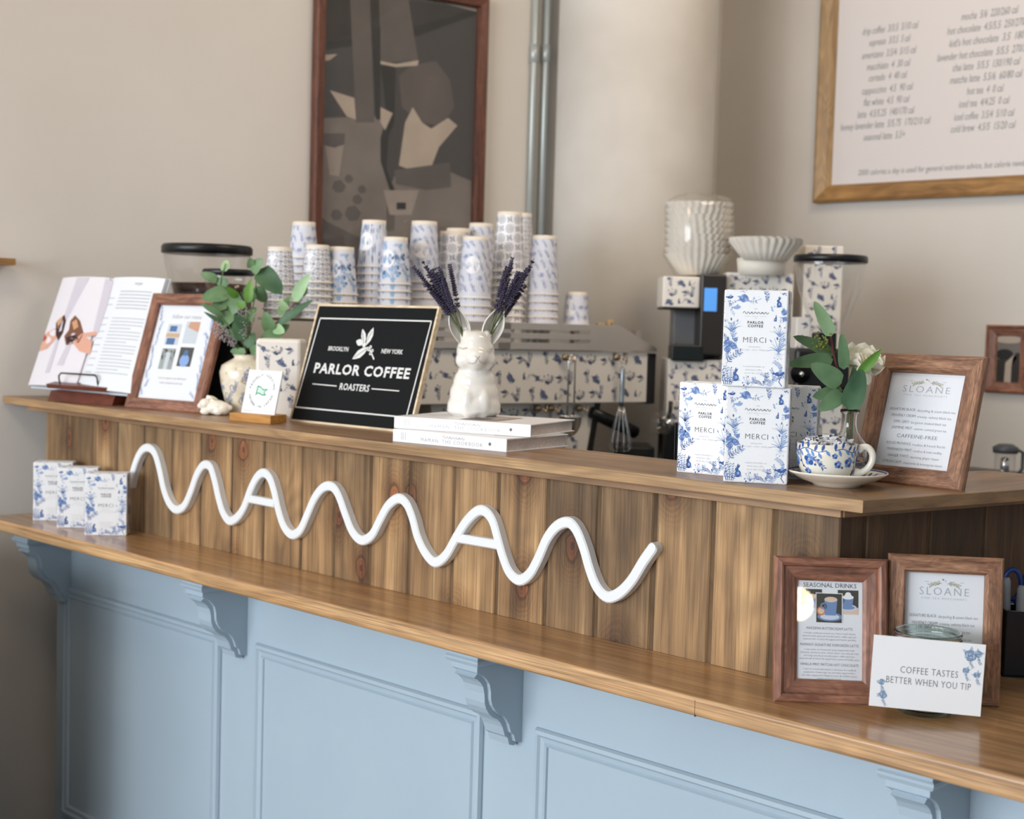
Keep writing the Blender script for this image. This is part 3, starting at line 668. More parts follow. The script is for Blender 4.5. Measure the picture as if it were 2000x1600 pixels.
# ------------------------------------------------------------------ coffee boxes
BW, BH, BD = .098, .149, .050
def box_front(P, rg):
    k = BW
    def X(v): return (v - .5) * k
    def Y(v): return v * k
    bird(P, X(.09), Y(1.40), k * .1, 0, 1); rose(P, X(.31), Y(1.39), k * .065, 0, 1, rg); sprig(P, X(.22), Y(1.35), 3.4, k * .13, 0, 1, rg, 3); sprig(P, X(.38), Y(1.35), -.3, k * .12, 0, 1, rg, 3)
    dots(P, X(.52), Y(1.40), k * .16, k * .07, 12, k * .006, 1, rg); sprig(P, X(.67), Y(1.33), 1.5, k * .19, 0, 1, rg, 4); sprig(P, X(.25), Y(1.49), .2, k * .14, 0, 1, rg, 3)
    dots(P, X(.90), Y(1.46), k * .14, k * .05, 8, k * .008, 0, rg); bunny(P, X(.86), Y(1.26), k * .17, 0, 1, 1); dots(P, X(.75), Y(1.24), k * .08, k * .08, 8, k * .009, 1, rg)
    rose(P, X(.94), Y(1.18), k * .045, 0, 1, rg); rose(P, X(.96), Y(1.08), k * .04, 0, 1, rg); sprig(P, X(.95), Y(1.14), .9, k * .12, 0, 1, rg, 3); bunny(P, X(.81), Y(1.04), k * .10, 0, 1, -1); sprig(P, X(.88), Y(1.0), 1.2, k * .1, 1, 1, rg, 3)
    sprig(P, X(.08), Y(1.24), 1.3, k * .10, 0, 1, rg, 3); bird(P, X(.20), Y(1.24), k * .12, 1, 1); sprig(P, X(.17), Y(1.10), 1.8, k * .12, 1, 1, rg, 3)
    lily(P, X(.13), Y(.86), 1.6, k * .24, 0, 1, rg); sprig(P, X(.15), Y(.74), 1.4, k * .24, 0, 1, rg, 6, .35); sprig(P, X(.10), Y(.70), 2.1, k * .2, 0, 1, rg, 5, .32)
    for a_, b_, r_ in ((.08, .68, .06), (.17, .64, .055), (.08, .58, .05), (.20, .74, .035)): rose(P, X(a_), Y(b_), k * r_, 0, 1, rg)
    sprig(P, X(.10), Y(.60), 4.4, k * .14, 0, 1, rg, 4); sprig(P, X(.20), Y(.60), 5.2, k * .12, 0, 1, rg, 4)
    sprig(P, X(.07), Y(.36), .9, k * .28, 0, 1, rg, 6, .26, -.4, .02); lily(P, X(.12), Y(.43), 1.5, k * .12, 0, 1, rg, 5)
    for i in range(5): sprig(P, X(.05 + .025 * i), Y(.03), 1.9 - .2 * i, k * (.34 - .03 * i), 0, 1, rg, 5, .2)
    bunny(P, X(.23), Y(.09), k * .21, 0, 1, 1); dots(P, X(.16), Y(.07), k * .1, k * .1, 8, k * .009, 0, rg)
    lily(P, X(.42), Y(.03), 1.57, k * .16, 0, 1, rg, 6); sprig(P, X(.47), Y(.02), 1.0, k * .13, 1, 1, rg, 3); dots(P, X(.34), Y(.04), k * .06, k * .05, 4, k * .01, 0, rg)
    sprig(P, X(.66), Y(.03), 2.5, k * .16, 0, 1, rg, 5, .34); sprig(P, X(.66), Y(.03), 1.1, k * .19, 0, 1, rg, 5, .34); sprig(P, X(.70), Y(.03), .5, k * .2, 1, 1, rg, 5)
    for i in range(4): sprig(P, X(.76 + .05 * i), Y(.06 + .03 * i), 1.9 - .5 * i, k * .2, 0, 1, rg, 5, .24, .8, .02)
    bird(P, X(.90), Y(.22), k * .16, 0, 1); sprig(P, X(.94), Y(.30), 2.2, k * .16, 1, 1, rg, 4); P.stroke([(X(.93), Y(.18)), (X(.9), Y(.1)), (X(.95), Y(.03))], k * .012, 0)
    lily(P, X(.88), Y(.80), 1.57, k * .20, 0, 1, rg, 8); lily(P, X(.88), Y(.56), 1.7, k * .26, 0, 1, rg, 8, 1.9); lily(P, X(.88), Y(.56), 4.6, k * .13, 1, 1, rg, 6, 1.9); sprig(P, X(.90), Y(.6), 1.3, k * .22, 1, 1, rg, 5)
    dots(P, X(.5), Y(.008), k * .96, k * .012, 26, k * .007, 0, rg); dots(P, X(.012), Y(.75), k * .015, k * 1.3, 26, k * .006, 1, rg)
    P.rect(X(.48), Y(1.225), X(.53), Y(1.229), 3); mark(P, X(.505), Y(1.165), k * .40, 3, k * .0065); P.fit('coffee  bakery  kitchen', X(.33), X(.68), Y(1.105), k * .022, 4); P.rect(X(.49), Y(1.08), X(.52), Y(1.083), 3)
    P.text('PARLOR', X(.505), Y(.995), k * .058, 3, weight=.022, spacing=1.25); P.text('COFFEE', X(.505), Y(.940), k * .058, 3, weight=.022, spacing=1.25)
    P.text('MERCI', X(.50), Y(.70), k * .122, 3, weight=-.016, spacing=1.12)
    P.text('tasting notes', X(.50), Y(.625), k * .036, 4); P.text('brown sugar - cocoa - baking spice', X(.50), Y(.575), k * .036, 4)
    P.text('roasted in brooklyn, ny', X(.5), Y(.315), k * .036, 4); P.text('whole bean coffee', X(.5), Y(.262), k * .036, 4); P.text('net wt. 8oz. (227g)', X(.5), Y(.21), k * .036, 4)
def make_box():
    t = thing('coffee_box', 'x', 'box'); r2 = random.Random(11)
    w = BW / 2; k = .004
    mb = MB(); mb.box((-w, 0, 0), (w, BD, BH)); c = mb.build('carton', M_card, t, bevel=.0022, bseg=2)
    MB().box((-w + .002, BD * .35, BH), (w - .002, BD - .0015, BH + .0008)).build('top_flap', M_card, c)
    P = Print(); box_front(P, r2); P.build('front_print', INK, c, lambda x, z, l: (max(-w + .0012, min(w - .0012, x)), -.00025 - l * .00006, max(.0012, min(BH - .0012, z))))
    P = Print()
    for i in range(26):
        x_ = .004 + (BD - .008) * r2.random(); y_ = BH * r2.random() * .86
        sprig(P, x_, y_ + .004, 1.57 + (r2.random() - .5) * .5, .02, 0, 1, r2, 4, .28, .3)
    for i in range(7): P.stroke([(.004 + i * .009, .004), (.005 + i * .009, BH * .5), (.003 + i * .009, BH - .005)], .0006, 2)
    P.build('side_print', [M_navy, M_slate, M_inkl], c, onright(w)); P.build('side_print', [M_navy, M_slate, M_inkl], c, lambda x, z, l: (-w - .00025 - l * .00006, BD - x, z))
    P = Print(); toile(P, -w + .004, .003, 2 * w - .008, BD * .3, .02, r2); P.build('top_print', INK, c, ontop(BH))
    return t
bx = make_box()
def place_box(o, mtx, label): o.matrix_world = mtx; o['label'] = label; return o
def boxm(bl, ang, z): return basis(at(*bl, z=z) + Vector((math.cos(ang), math.sin(ang), 0)) * BW / 2, ang)
pf_ = at(1408, 938, z=ZU); af = math.radians(26)
place_box(bx, boxm((1412, 941), math.radians(30), ZU), 'blue and white coffee box in front, lower middle of the pyramid on the upper ledge')
place_box(dup(bx), boxm((1321, 922), math.radians(8), ZU), 'blue and white coffee box at the lower left of the pyramid on the ledge')
pb = at(1590, 940, z=ZU); dA = Vector((1, 0, 0))
place_box(dup(bx), basis(Vector((pb.x, pb.y + .002, ZU)) - Vector((math.cos(.47), math.sin(.47), 0)) * BW / 2, .47), 'blue and white coffee box half hidden behind the teacup, lower right of the pyramid')
place_box(dup(bx), boxm((1408, 754), math.radians(27), ZU + BH), 'blue and white coffee box standing on top of the pyramid')
for i, (px, py, lab) in enumerate(((64, 1017, 'leftmost of three blue and white coffee boxes on the lower oak counter'), (111, 1031, 'middle one of three blue and white coffee boxes on the lower oak counter'), (165, 1046, 'front, rightmost of three blue and white coffee boxes on the lower oak counter'))):
    place_box(dup(bx), boxm((px, py), math.radians(50), ZL), lab)
for o in [x for x in COL.objects if x.name.startswith('coffee_box')]: o['group'] = 'blue and white coffee boxes'

# ------------------------------------------------------------------ framed menus
PR = [(0, 0), (0, .010), (.003, .014), (.022, .015), (.0255, .011), (.0255, .002), (.0255, 0)]
PR2 = [(0, 0), (0, .012), (.003, .016), (.010, .0175), (.013, .0155), (.0145, .0115), (.017, .0115), (.030, .008), (.0345, .005), (.0345, 0)]
def framed(name, label, cat, mtx, w, h, prof, b, mats, glass=True):
    mtx = mtx.copy(); mtx.translation = mtx.translation + (mtx.to_3x3() @ Vector((0, 1, 0))) * max(v for u, v in prof)
    t = thing(name, label, cat, mtx=mtx)
    mitred(w, h, b, prof, mats, 'frame', t)
    pg = MB().box((-w / 2 + b - .003, -.0022, b - .003), (w / 2 - b + .003, -.0008, h - b + .003)).build('page', M_paper, t)
    MB().box((-w / 2 + .004, -.0008, .004), (w / 2 - .004, .0025, h - .004)).build('backing', M_blk, t)
    return t, pg
def easel(t, w, h, zfloor):                 # strut reaching back down to the surface
    m_ = t.matrix_world; inv = m_.inverted(); top = Vector((0, .003, h * .55)); tw = m_ @ top
    n = (m_.to_3x3() @ Vector((0, 1, 0))); n.z = 0; n.normalize()
    ft = inv @ (Vector((tw.x, tw.y, zfloor + .001)) + n * h * .26)
    mb = MB(); a_ = .018
    mb.prism([(-a_, 0), (a_, 0), (a_ * .8, 1), (-a_ * .8, 1)], 0, 1)
    mb.v = [tuple(Vector((p[0], 0, 0)) + ft.lerp(top, p[1]) + Vector((0, .002 * p[2], 0))) for p in mb.v]
    mb.build('easel_strut', M_blk, t)
def sloane(P, w, h, full=True):              # page coordinates, centre x=0, 0..h
    def L(t_, y, **k): P.text(t_, 0, y, .0068, 2, **k)
    y = h * .80
    P.text('SLOANE', 0, y, .0165, 4, weight=-.012, spacing=1.25); P.text('FINE TEA MERCHANTS', 0, y - .0065, .0045, 4, spacing=1.5)
    for s_ in (-1, 1):
        sprig(P, s_ * .004, y + .017, PI / 2 - s_ * 1.45, .017, 5, 5, random.Random(2), 5, .3, -s_ * .7, .05); P.rect(min(s_ * .028, s_ * .022), y + .019, max(s_ * .028, s_ * .022), y + .0196, 4)
    dots(P, 0, y + .022, .006, .003, 5, .0009, 5, random.Random(1))
    rows = [('SIGNATURE BLACK:', 'darjeeling & assam black tea', .60), ('HEAVENLY CREAM:', 'creamy, velvety black tea', .535), ('EARL GREY:', 'bergamot cloaked black tea', .47), ('JASMINE MIST:', 'summer scented green tea', .405),
            ('ROUGE PROVENCE:', 'rooibos & french florals', .24), ('MARRAKESH MINT:', 'rooibos & mint medley', .175), ('GINGER TWIST:', 'warming ginger tisane', .11), ('CITRON CALM:', 'chamomile & lemongrass tisane', .045)]
    for a_, b_, v in rows:
        W_ = .098 * (len(a_) * 1.35 + len(b_)) / 50; xs = -W_ / 2; wa = W_ * len(a_) * 1.3 / (len(a_) * 1.3 + len(b_))
        P.fit(a_, xs, xs + wa - .002, h * v, .0066, 2, weight=-.01); P.fit(b_, xs + wa, xs + W_, h * v - .0004, .0062, 2)
    P.text('CAFFEINE-FREE', 0, h * .315, .009, 2, weight=-.01)
M_leaf0 = mat('olive_ink', '#A39A7C', .6)
fw, fh = .163, .215
mS, w_, h_ = stand((1660, 936), (1875, 960), (1712, 687), (1925, 696), ZU)
fu, pg = framed('framed_menu', 'brown wooden frame with a tea list standing on the upper ledge right of the teacup', 'picture frame', mS, w_, h_, [(u * w_ / fw, v) for u, v in PR], .0255 * w_ / fw, [M_fr1, M_fr2])
P = Print(); k_ = (w_ - .051 * w_ / fw) / (.163 - .051); sloane(P, .112, .164); hh = (h_ - .051 * w_ / fw) / .164
P.build('printed_text', [M_b1, M_b2, M_ink, M_inkd, M_inkl, M_leaf0], pg, lambda x, z, l: (x * k_, -.0022 - .0003 - l * .00005, .0255 * w_ / fw + z * hh)); easel(fu, w_, h_, ZU)
mS, w_, h_ = stand((1511, 1372), (1735, 1381), (1508, 1088), (1724, 1095), ZL); mS = basis(mS.translation, math.radians(41.5), math.radians(11)); w_, h_ = .1635, .211
fs_, pg = framed('framed_menu', 'brown moulded wooden frame with the seasonal drinks menu on the lower counter', 'picture frame', mS, w_, h_, PR2, .034, [M_dk1, M_dk2])
P = Print(); bw, bh = w_ - .068, h_ - .068
PM = [M_b1, M_b2, M_ink, M_inkd, M_inkl, mat('dark_photo', '#3C3A30', .4), mat('orange_slice', '#D07A3C', .4), mat('cocoa_foam', '#D9C0AC', .4), mat('cup_print_blue', '#6F8BB5', .4), M_card, mat('saucer_print', '#C9D3E4', .4)]
P.text('SEASONAL DRINKS', 0, bh - .0095, .0090, 3, weight=-.004)
def pic(cx, cy, s, foam, big=1):
    P.rect(cx - s * .5, cy - s * .58, cx + s * .5, cy + s * .58, 5, 1); P.rect(cx - s * .5, cy - s * .58, cx + s * .5, cy - s * .25, 10 if foam != 9 else 7, 1.5)
    P.disc(cx, cy - s * .26, s * .42, 10, 14, 2, s * .16); P.disc(cx, cy - s * .26, s * .34, 8, 14, 3, s * .1)
    P.poly([(cx - s * .27, cy + s * .24), (cx - s * .24, cy - s * .2), (cx + s * .2, cy - s * .2), (cx + s * .27, cy + s * .24)], 8, 4); P.ring(cx - s * .3, cy + s * .05, s * .11, s * .05, 8, 12, 4); P.disc(cx, cy + s * .24, s * .27, 7 if foam != 9 else 9, 14, 5, s * .11)
    if foam == 9: P.disc(cx, cy + s * .33, s * .16, 9, 10, 6)
pic(-.0265, bh - .030, .030, 7); pic(.0265, bh - .030, .030, 9); P.rect(-.0205, bh - .0615, .0185, bh - .0175, 9, 7)
PP = Print(); P.rect(-.0195, bh - .0605, .0175, bh - .0185, 5, 8); P.disc(0, bh - .052, .018, 8, 16, 9, .0065); P.disc(0, bh - .052, .014, 10, 16, 10, .0045); P.disc(-.0125, bh - .044, .0065, 6, 12, 11); P.disc(-.0125, bh - .044, .0045, 7, 12, 12)
P.poly([(-.008, bh - .027), (-.007, bh - .050), (.009, bh - .050), (.011, bh - .027)], 8, 12); P.disc(.0015, bh - .027, .0095, 7, 14, 13, .004); P.ring(-.009, bh - .037, .004, .002, 8, 10, 12)
yy = bh - .071
for ti, ls in (('MARZIPAN BUTTERCREAM LATTE', ('a holiday confection turned into a house made buttery', 'almond vanilla syrup paired with parlor coffee espresso', 'steamed milk of choice & topped with festive sprinkles')),
               ("MAMAN'S SIGNATURE EVERGREEN LATTE", ('a new classic our homemade syrup steeped with fresh', 'rosemary, cinnamon sticks, whole cloves, star anise & a hint', 'of orange zest & paired with parlor coffee espresso,', 'steamed milk of choice & topped with a pinch of holiday spice')),
               ('VANILLA MINT MATCHA HOT CHOCOLATE', ('a shot of ceremonial matcha is the base of a vanilla &', 'peppermint infused sugar hot chocolate topped with a', 'rose dust, peppermint whipped cream, & a brilliant green', 'dusting of matcha on top'))):
    P.fit(ti, -len(ti) * .00128, len(ti) * .00128, yy, .0056, 2, weight=-.01); yy -= .0062
    for l_ in ls: P.fit(l_, -len(l_) * .00071, len(l_) * .00071, yy, .0036, 2); yy -= .0044
    yy -= .0044
P.build('printed_menu', PM, pg, onfront(-.0022, 0, .034, .0003)); easel(fs_, w_, h_, ZL)
MB().box((-w_ / 2 + .03, -.0055, .03), (w_ / 2 - .03, -.0050, h_ - .03)).build('glass_pane', M_pane, fs_)
mS, w_, h_ = stand((1728, 1371), (1952, 1381), (1737, 1074), (1964, 1090), ZL); mS = basis(mS.translation, math.radians(36.5), math.radians(4.5)); w_, h_ = .163, .215
fl, pg = framed('framed_menu', 'brown wooden frame with a tea list behind the tip jar on the lower counter', 'picture frame', mS, w_, h_, PR, .0255, [M_fr1, M_fr2])
P = Print(); sloane(P, .112, .164); P.build('printed_text', [M_b1, M_b2, M_ink, M_inkd, M_inkl, M_leaf0], pg, onfront(-.0022, 0, .0255, .0003)); easel(fl, w_, h_, ZL)

# black parlor coffee sign
mS, w_, h_ = stand((564, 822), (800, 846), (612, 594), (868, 598), ZU)
mS.translation = mS.translation + (mS.to_3x3() @ Vector((0, 1, 0))) * .006
t = thing('coffee_sign', 'black sign in a thin pale wood frame behind the stacked cookbooks', 'sign', mtx=mS)
mitred(w_, h_, .007, [(0, .012), (0, -.008), (.006, -.008), (.006, .012)][::-1] if False else [(0, -.006), (0, .006), (.0048, .006), (.0048, -.006)], [M_birch, M_birch], 'frame', t)
pn = MB().box((-w_ / 2 + .0054, -.004, .0054), (w_ / 2 - .0054, .004, h_ - .0054)).build('panel', M_black, t)
P = Print()
cr = [at(*p, y=0) for p in ((0, 0),)]
inv = mS.inverted()
def sg(X, Y):                                 # zoom pixel -> sign plane
    px, py = 380 + X * .26, 480 + Y * .26; r = inv.to_3x3() @ ray(px, py); c = inv @ CAM; k = (-.004 - c.y) / r.y; p = c + r * k; return (p.x, p.z)
A = [sg(945, 545), sg(1780, 568), sg(1590, 1290), sg(757, 1212)]
for i in range(4): P.stroke([A[i], A[(i + 1) % 4]], .0032, 0)
def st(s_, p0, p1, size, **kw):
    a_, b_ = sg(*p0), sg(*p1); rot = 0; P.fit(s_, a_[0], b_[0], (a_[1] + b_[1]) / 2, size, 0, **kw)
hgt = sg(900, 870)[1] - sg(895, 950)[1]
st('PARLOR COFFEE', (893, 952), (1610, 1000), hgt * 1.30, weight=.03, spacing=1.12)
st('BROOKLYN', (1003, 786), (1152, 795), .0145, weight=.02); st('NEW YORK', (1402, 808), (1562, 816), .0145, weight=.02); st('ROASTERS', (1086, 1082), (1308, 1096), .0215, weight=.02, spacing=1.1)
for p in (((886, 1038), (1068, 1055)), ((1330, 1075), (1538, 1092))): P.stroke([sg(*p[0]), sg(*p[1])], .0024, 0)
def lf(a_, b_, w): a_, b_ = sg(*a_), sg(*b_); leafb(P, a_[0], a_[1], math.atan2(b_[1] - a_[1], b_[0] - a_[0]), math.dist(a_, b_), w, 0)
def vein(a_, b_): P.stroke([sg(*a_), sg(*b_)], .0012, 1, 3)
lf((1280, 745), (1262, 625), .014); lf((1290, 750), (1345, 615), .017); lf((1270, 740), (1215, 715), .016); lf((1310, 760), (1185, 852), .020); vein((1285, 730), (1338, 640)); vein((1272, 735), (1263, 650)); vein((1300, 770), (1200, 840))
for p in ((1322, 762), (1335, 790), (1308, 780), (1322, 810)): c = sg(*p); P.disc(c[0], c[1], .0042, 0, 9, 1); P.disc(c[0], c[1], .0015, 1, 6, 3)
P.stroke([sg(1310, 770), sg(1330, 810), sg(1348, 855)], .0035, 0); c = sg(1275, 745); P.disc(c[0], c[1], .006, 0, 9, 1)
P.build('printed_logo', [mat('chalk_white', '#DEDFDD', .6), M_black], pn, onfront(-.004))
easel(t, w_, h_, ZU)

# framed picture menu left
mS, w_, h_ = stand((240, 796), (388, 808), (302, 570), (440, 575), ZU)
fq, pg = framed('framed_menu', 'brown wooden frame with four small pictures standing left of the eucalyptus vase', 'picture frame', mS, w_, h_, [(u * 1.15, v) for u, v in PR], .0293, [M_dk1, M_dk2])
P = Print(); bw, bh = w_ - .058, h_ - .058; r3 = random.Random(5)
P.text('follow our menu', 0, bh * .86, .015, 4, shear=.3)
QP = [M_b1, M_b2, M_ink, M_inkd, M_inkl, mat('p_blue', '#4E6F9C', .5), mat('p_skin', '#C69A80', .5), mat('p_pale', '#C3CBD4', .5), mat('p_dark', '#4A4A48', .5), mat('p_sky', '#86A6D8', .5), mat('p_grey', '#98A09E', .5), mat('p_tan', '#C8A581', .5)]
a_ = bw * .23
P.rect(-bw * .28, bh * .58, -bw * .28 + a_, bh * .80, 7); P.rect(-bw * .24, bh * .72, -bw * .12, bh * .78, 5, 1); P.rect(-bw * .28, bh * .66, -bw * .05, bh * .70, 11, 1); P.rect(-bw * .25, bh * .58, -bw * .11, bh * .65, 5, 1)
P.rect(bw * .02, bh * .60, bw * .02 + a_, bh * .83, 7); P.poly([(bw * .06, bh * .77), (bw * .25, bh * .72), (bw * .25, bh * .83), (bw * .08, bh * .83)], 6, 1)
P.rect(-bw * .28, bh * .32, -bw * .28 + a_, bh * .54, 10); P.rect(-bw * .20, bh * .32, -bw * .13, bh * .50, 7, 1); dots(P, -bw * .16, bh * .46, a_ * .9, bh * .14, 22, .003, 8, r3)
P.rect(bw * .02, bh * .36, bw * .02 + a_, bh * .56, 8); P.disc(bw * .13, bh * .42, bw * .08, 9, 12, 1); P.disc(bw * .13, bh * .50, bw * .04, 5, 8, 2)
for i, l_ in enumerate(('scan to explore our full menu', 'order ahead and pick up')): P.text(l_, 0, bh * (.22 - .05 * i), .008, 4)
for sd in (-1, 1):
    for i in range(11): sprig(P, sd * bw * .44, bh * (.03 + i * .088), 1.57 + sd * (r3.random() - .3), bh * .09, 0 if i % 2 else 1, 1, r3, 5, .3)
P.build('printed_menu', QP, pg, onfront(-.0022, 0, .0293, .0003)); easel(fq, w_, h_, ZU)

# small square card in a wooden block
ma, wa_, _ = stand((448, 822), (528, 829), (448, 805), (528, 812), ZU)
t = thing('card_holder', 'honey coloured wooden block holding a small square card', 'card holder', mtx=ma)
MB().box((-wa_ / 2, 0, 0), (wa_ / 2, .052, .0185)).build('block', M_bamboo, t, bevel=.0008)
ang_ = math.atan2(ma[1][0], ma[0][0])
pc0 = ma @ Vector((.002, .024, .0172)); mc = basis(pc0, ang_, math.radians(14)); cw_, ch_ = .102, .100
t = thing('square_card', 'small square white card with a green flag standing in the wooden block', 'card', mtx=mc)
cdp = MB().box((-cw_ / 2, -.002, 0), (cw_ / 2, .002, ch_)).build('card', M_card, t, bevel=.0006)
P = Print(); R_ = .034; cy_ = ch_ * .52
def arc(s_, a0, a1, flip=False):
    for i, ch in enumerate(s_):
        if ch == ' ': continue
        a_ = a0 + (a1 - a0) * i / (len(s_) - 1); r_ = R_ if not flip else R_ + .004
        P.text(ch, r_ * math.cos(a_), cy_ + r_ * math.sin(a_), .0085, 1, rot=a_ - PI / 2 if not flip else a_ + PI / 2)
arc('PROUDLY SERVING', math.radians(168), math.radians(12)); arc('GROWN IN JAPAN', math.radians(198), math.radians(342), True)
P.poly([(-.017, cy_ - .012), (-.0155, cy_ + .013), (-.006, cy_ + .011), (.004, cy_ + .005), (.019, cy_ + .006), (.009, cy_ - .002), (.016, cy_ - .009), (.004, cy_ - .010), (-.007, cy_ - .006), (-.013, cy_ - .007)], 0, 1)
P.poly([(-.013, cy_ - .004), (-.0125, cy_ + .009), (-.005, cy_ + .008), (.004, cy_ + .002), (.012, cy_ + .003), (.006, cy_ - .002), (.010, cy_ - .006), (.003, cy_ - .007), (-.006, cy_ - .003)], 2, 2)
P.fit('matcha powder', -.046, -.012, .005, .005, 3); P.fit('ceremonial', .012, .044, .005, .005, 3)
P.build('printed_logo', [mat('flag_green', '#4FA57E', .5), M_inkd, mat('flag_pale', '#CFE6DA', .5), M_inkl], cdp, onfront(-.002))

# ------------------------------------------------------------------ open cookbook on its stand
mB, w_, h_ = stand((52, 730), (252, 745), (118, 534), (320, 541), 1.163)
BKW = .40; bang = math.radians(7.2); lean = math.radians(20); org = at(152, 739, z=1.163)
org = Vector((org.x, org.y, 1.135))
mB = basis(org, bang, lean); k = w_ / BKW
t = thing('open_cookbook', 'open cookbook with a photo page, propped on the wooden stand at the left', 'book', mtx=mB)
W2, H2 = w_ / 2 * .985, h_ * 1.06
def pagez(u): return -.010 * math.sin(min(1, abs(u) / W2) * PI * .62) ** .8 - .004 + .013 * (abs(u) / W2) ** 3
mb = MB(); N = 14; vs = []
for i in range(2 * N + 1):
    u = (i - N) / N * W2; y_ = pagez(u) if i != N else .002
    for v in (0, H2): vs.append((u, y_, v))
    for v in (0, H2): vs.append((u * .995, .010 if i != N else .012, v))
fs = []
for i in range(2 * N):
    a_, b_ = 4 * i, 4 * i + 4; fs += [(a_, b_, b_ + 1, a_ + 1), (a_ + 2, a_ + 3, b_ + 3, b_ + 2), (a_, a_ + 2, b_ + 2, b_), (a_ + 1, b_ + 1, b_ + 3, a_ + 3)]
fs += [(0, 1, 3, 2), (8 * N, 8 * N + 2, 8 * N + 3, 8 * N + 1)]
mb.add(vs, fs, 0, False)
for i_, f_ in enumerate(fs[:8 * N]):
    if i_ % 4 == 0 and i_ // 4 < N: mb.m[i_] = 1
pages = mb.build('pages', [M_paper, mat('linen_photo', '#E0DCE1', .5)], t)
MB().box((-W2 - .004, .0122, -.004), (W2 + .004, .0150, H2 + .004)).build('cover', mat('cover_blue_grey', '#C9D3DC', .5), t)
P = Print()
def bq(X, Y):                                 # zoom pixel (0..2000 for 600) -> page (u,v)
    px, py = X * .3, 460 + Y * .3; inv = mB.inverted(); r = inv.to_3x3() @ ray(px, py); c = inv @ CAM; kk = (-.006 - c.y) / r.y; p = c + r * kk; return (max(-W2 + .002, min(W2 - .002, p.x)), max(.002, min(H2 - .002, p.z)))
BM = [M_inkl, mat('linen_photo', '#E0DCE1', .5), mat('linen_shade', '#CBC5CF', .5), mat('skin_photo', '#D9A48E', .5), mat('cookie', '#7A4E3A', .5), mat('cookie_dark', '#3A2220', .5), mat('cookie_lit', '#C79A74', .5), mat('red_nail', '#B0443A', .5), M_card]
P.poly([(-W2 + .001, .002), (-.004, .002), (-.004, H2 - .002), (-W2 + .001, H2 - .002)], 1, 0)
def bp(pts, m_, l): P.poly([bq(*p) for p in pts], m_, l)
bp([(520, 250), (600, 260), (420, 600), (330, 900), (300, 900)], 2, 1); bp([(690, 280), (740, 300), (700, 460), (640, 640), (600, 640)], 2, 1); bp([(480, 640), (500, 640), (420, 850), (380, 850)], 2, 1)
bp([(250, 640), (300, 630), (380, 600), (420, 620), (360, 690), (310, 740), (230, 750), (235, 700)], 3, 3); bp([(245, 650), (285, 640), (300, 670), (255, 690)], 7, 4)
bp([(370, 570), (430, 520), (440, 560), (420, 640), (390, 690), (370, 650)], 5, 5); bp([(375, 560), (420, 525), (410, 570), (385, 600)], 6, 6)
bp([(470, 560), (500, 525), (530, 560), (550, 640), (520, 700), (440, 720), (430, 660), (460, 620)], 4, 5); bp([(480, 570), (510, 550), (520, 600), (490, 620)], 6, 6); bp([(440, 670), (500, 650), (520, 680), (450, 710)], 5, 6)
bp([(500, 680), (540, 640), (630, 625), (635, 650), (560, 665), (600, 690), (590, 775), (520, 755), (480, 700)], 3, 4)
for i in range(26):
    if i in (0, 7, 8): continue
    y_ = H2 * (.90 - i * .030)
    if i < 8: P.stroke([(W2 * (.30 + .07 * q_), y_) for q_ in range(9)], .0022, 0, 1)
    else: P.stroke([(W2 * (.30 + (.0725 if i % 4 else .05) * q_), y_) for q_ in range(9)], .0018, 0, 1)
    if i % 2 and i > 2: P.stroke([(W2 * (.08 + .035 * q_), y_) for q_ in range(5)], .0018, 0, 1)
P.text('recipe', W2 * .6, H2 * .93, .012, 0)
P.build('printed_pages', BM, pages, lambda x, z, l: (x, pagez(x) - .0006 - l * .00008, z))
# the stand
ms, ws, _ = stand((84, 783), (226, 793), (90, 750), (232, 760), ZU)
sang = math.atan2(ms[1][0], ms[0][0]); sang = bang + math.radians(6)
sc0 = (at(84, 783, z=ZU) + at(226, 793, z=ZU)) / 2
t = thing('book_stand', 'red brown wooden cookbook stand with a black wire page holder', 'book stand', mtx=basis(Vector((sc0.x, sc0.y, ZU)), sang))
sw = .235
MB().prism([(0, 0), (.085, 0), (.100, .022), (.045, .030), (.012, .028)], -sw / 2, sw / 2, 'X').build('base_block', M_rosew, t, bevel=.0015)
MB().prism([(-.008, .034), (-.012, .045), (.044, .056), (.048, .040)], -sw / 2 * .93, sw / 2 * .93, 'X').build('shelf_lip', M_rosew, t, bevel=.001)
MB().prism([(.040, .028), (.052, .030), (.115, .20), (.103, .204)], -sw / 2 * .55, sw / 2 * .55, 'X').build('back_rest', M_rosew, t, bevel=.001)
hw = .070
MB().tube([(-hw, .0, .048), (-hw, -.003, .058), (-hw, -.004, .068), (-hw + .008, -.004, .075), (hw - .008, -.004, .075), (hw, -.004, .068), (hw, -.003, .058), (hw, .0, .048)], .0022, 8).build('wire_holder', M_blkm, t)

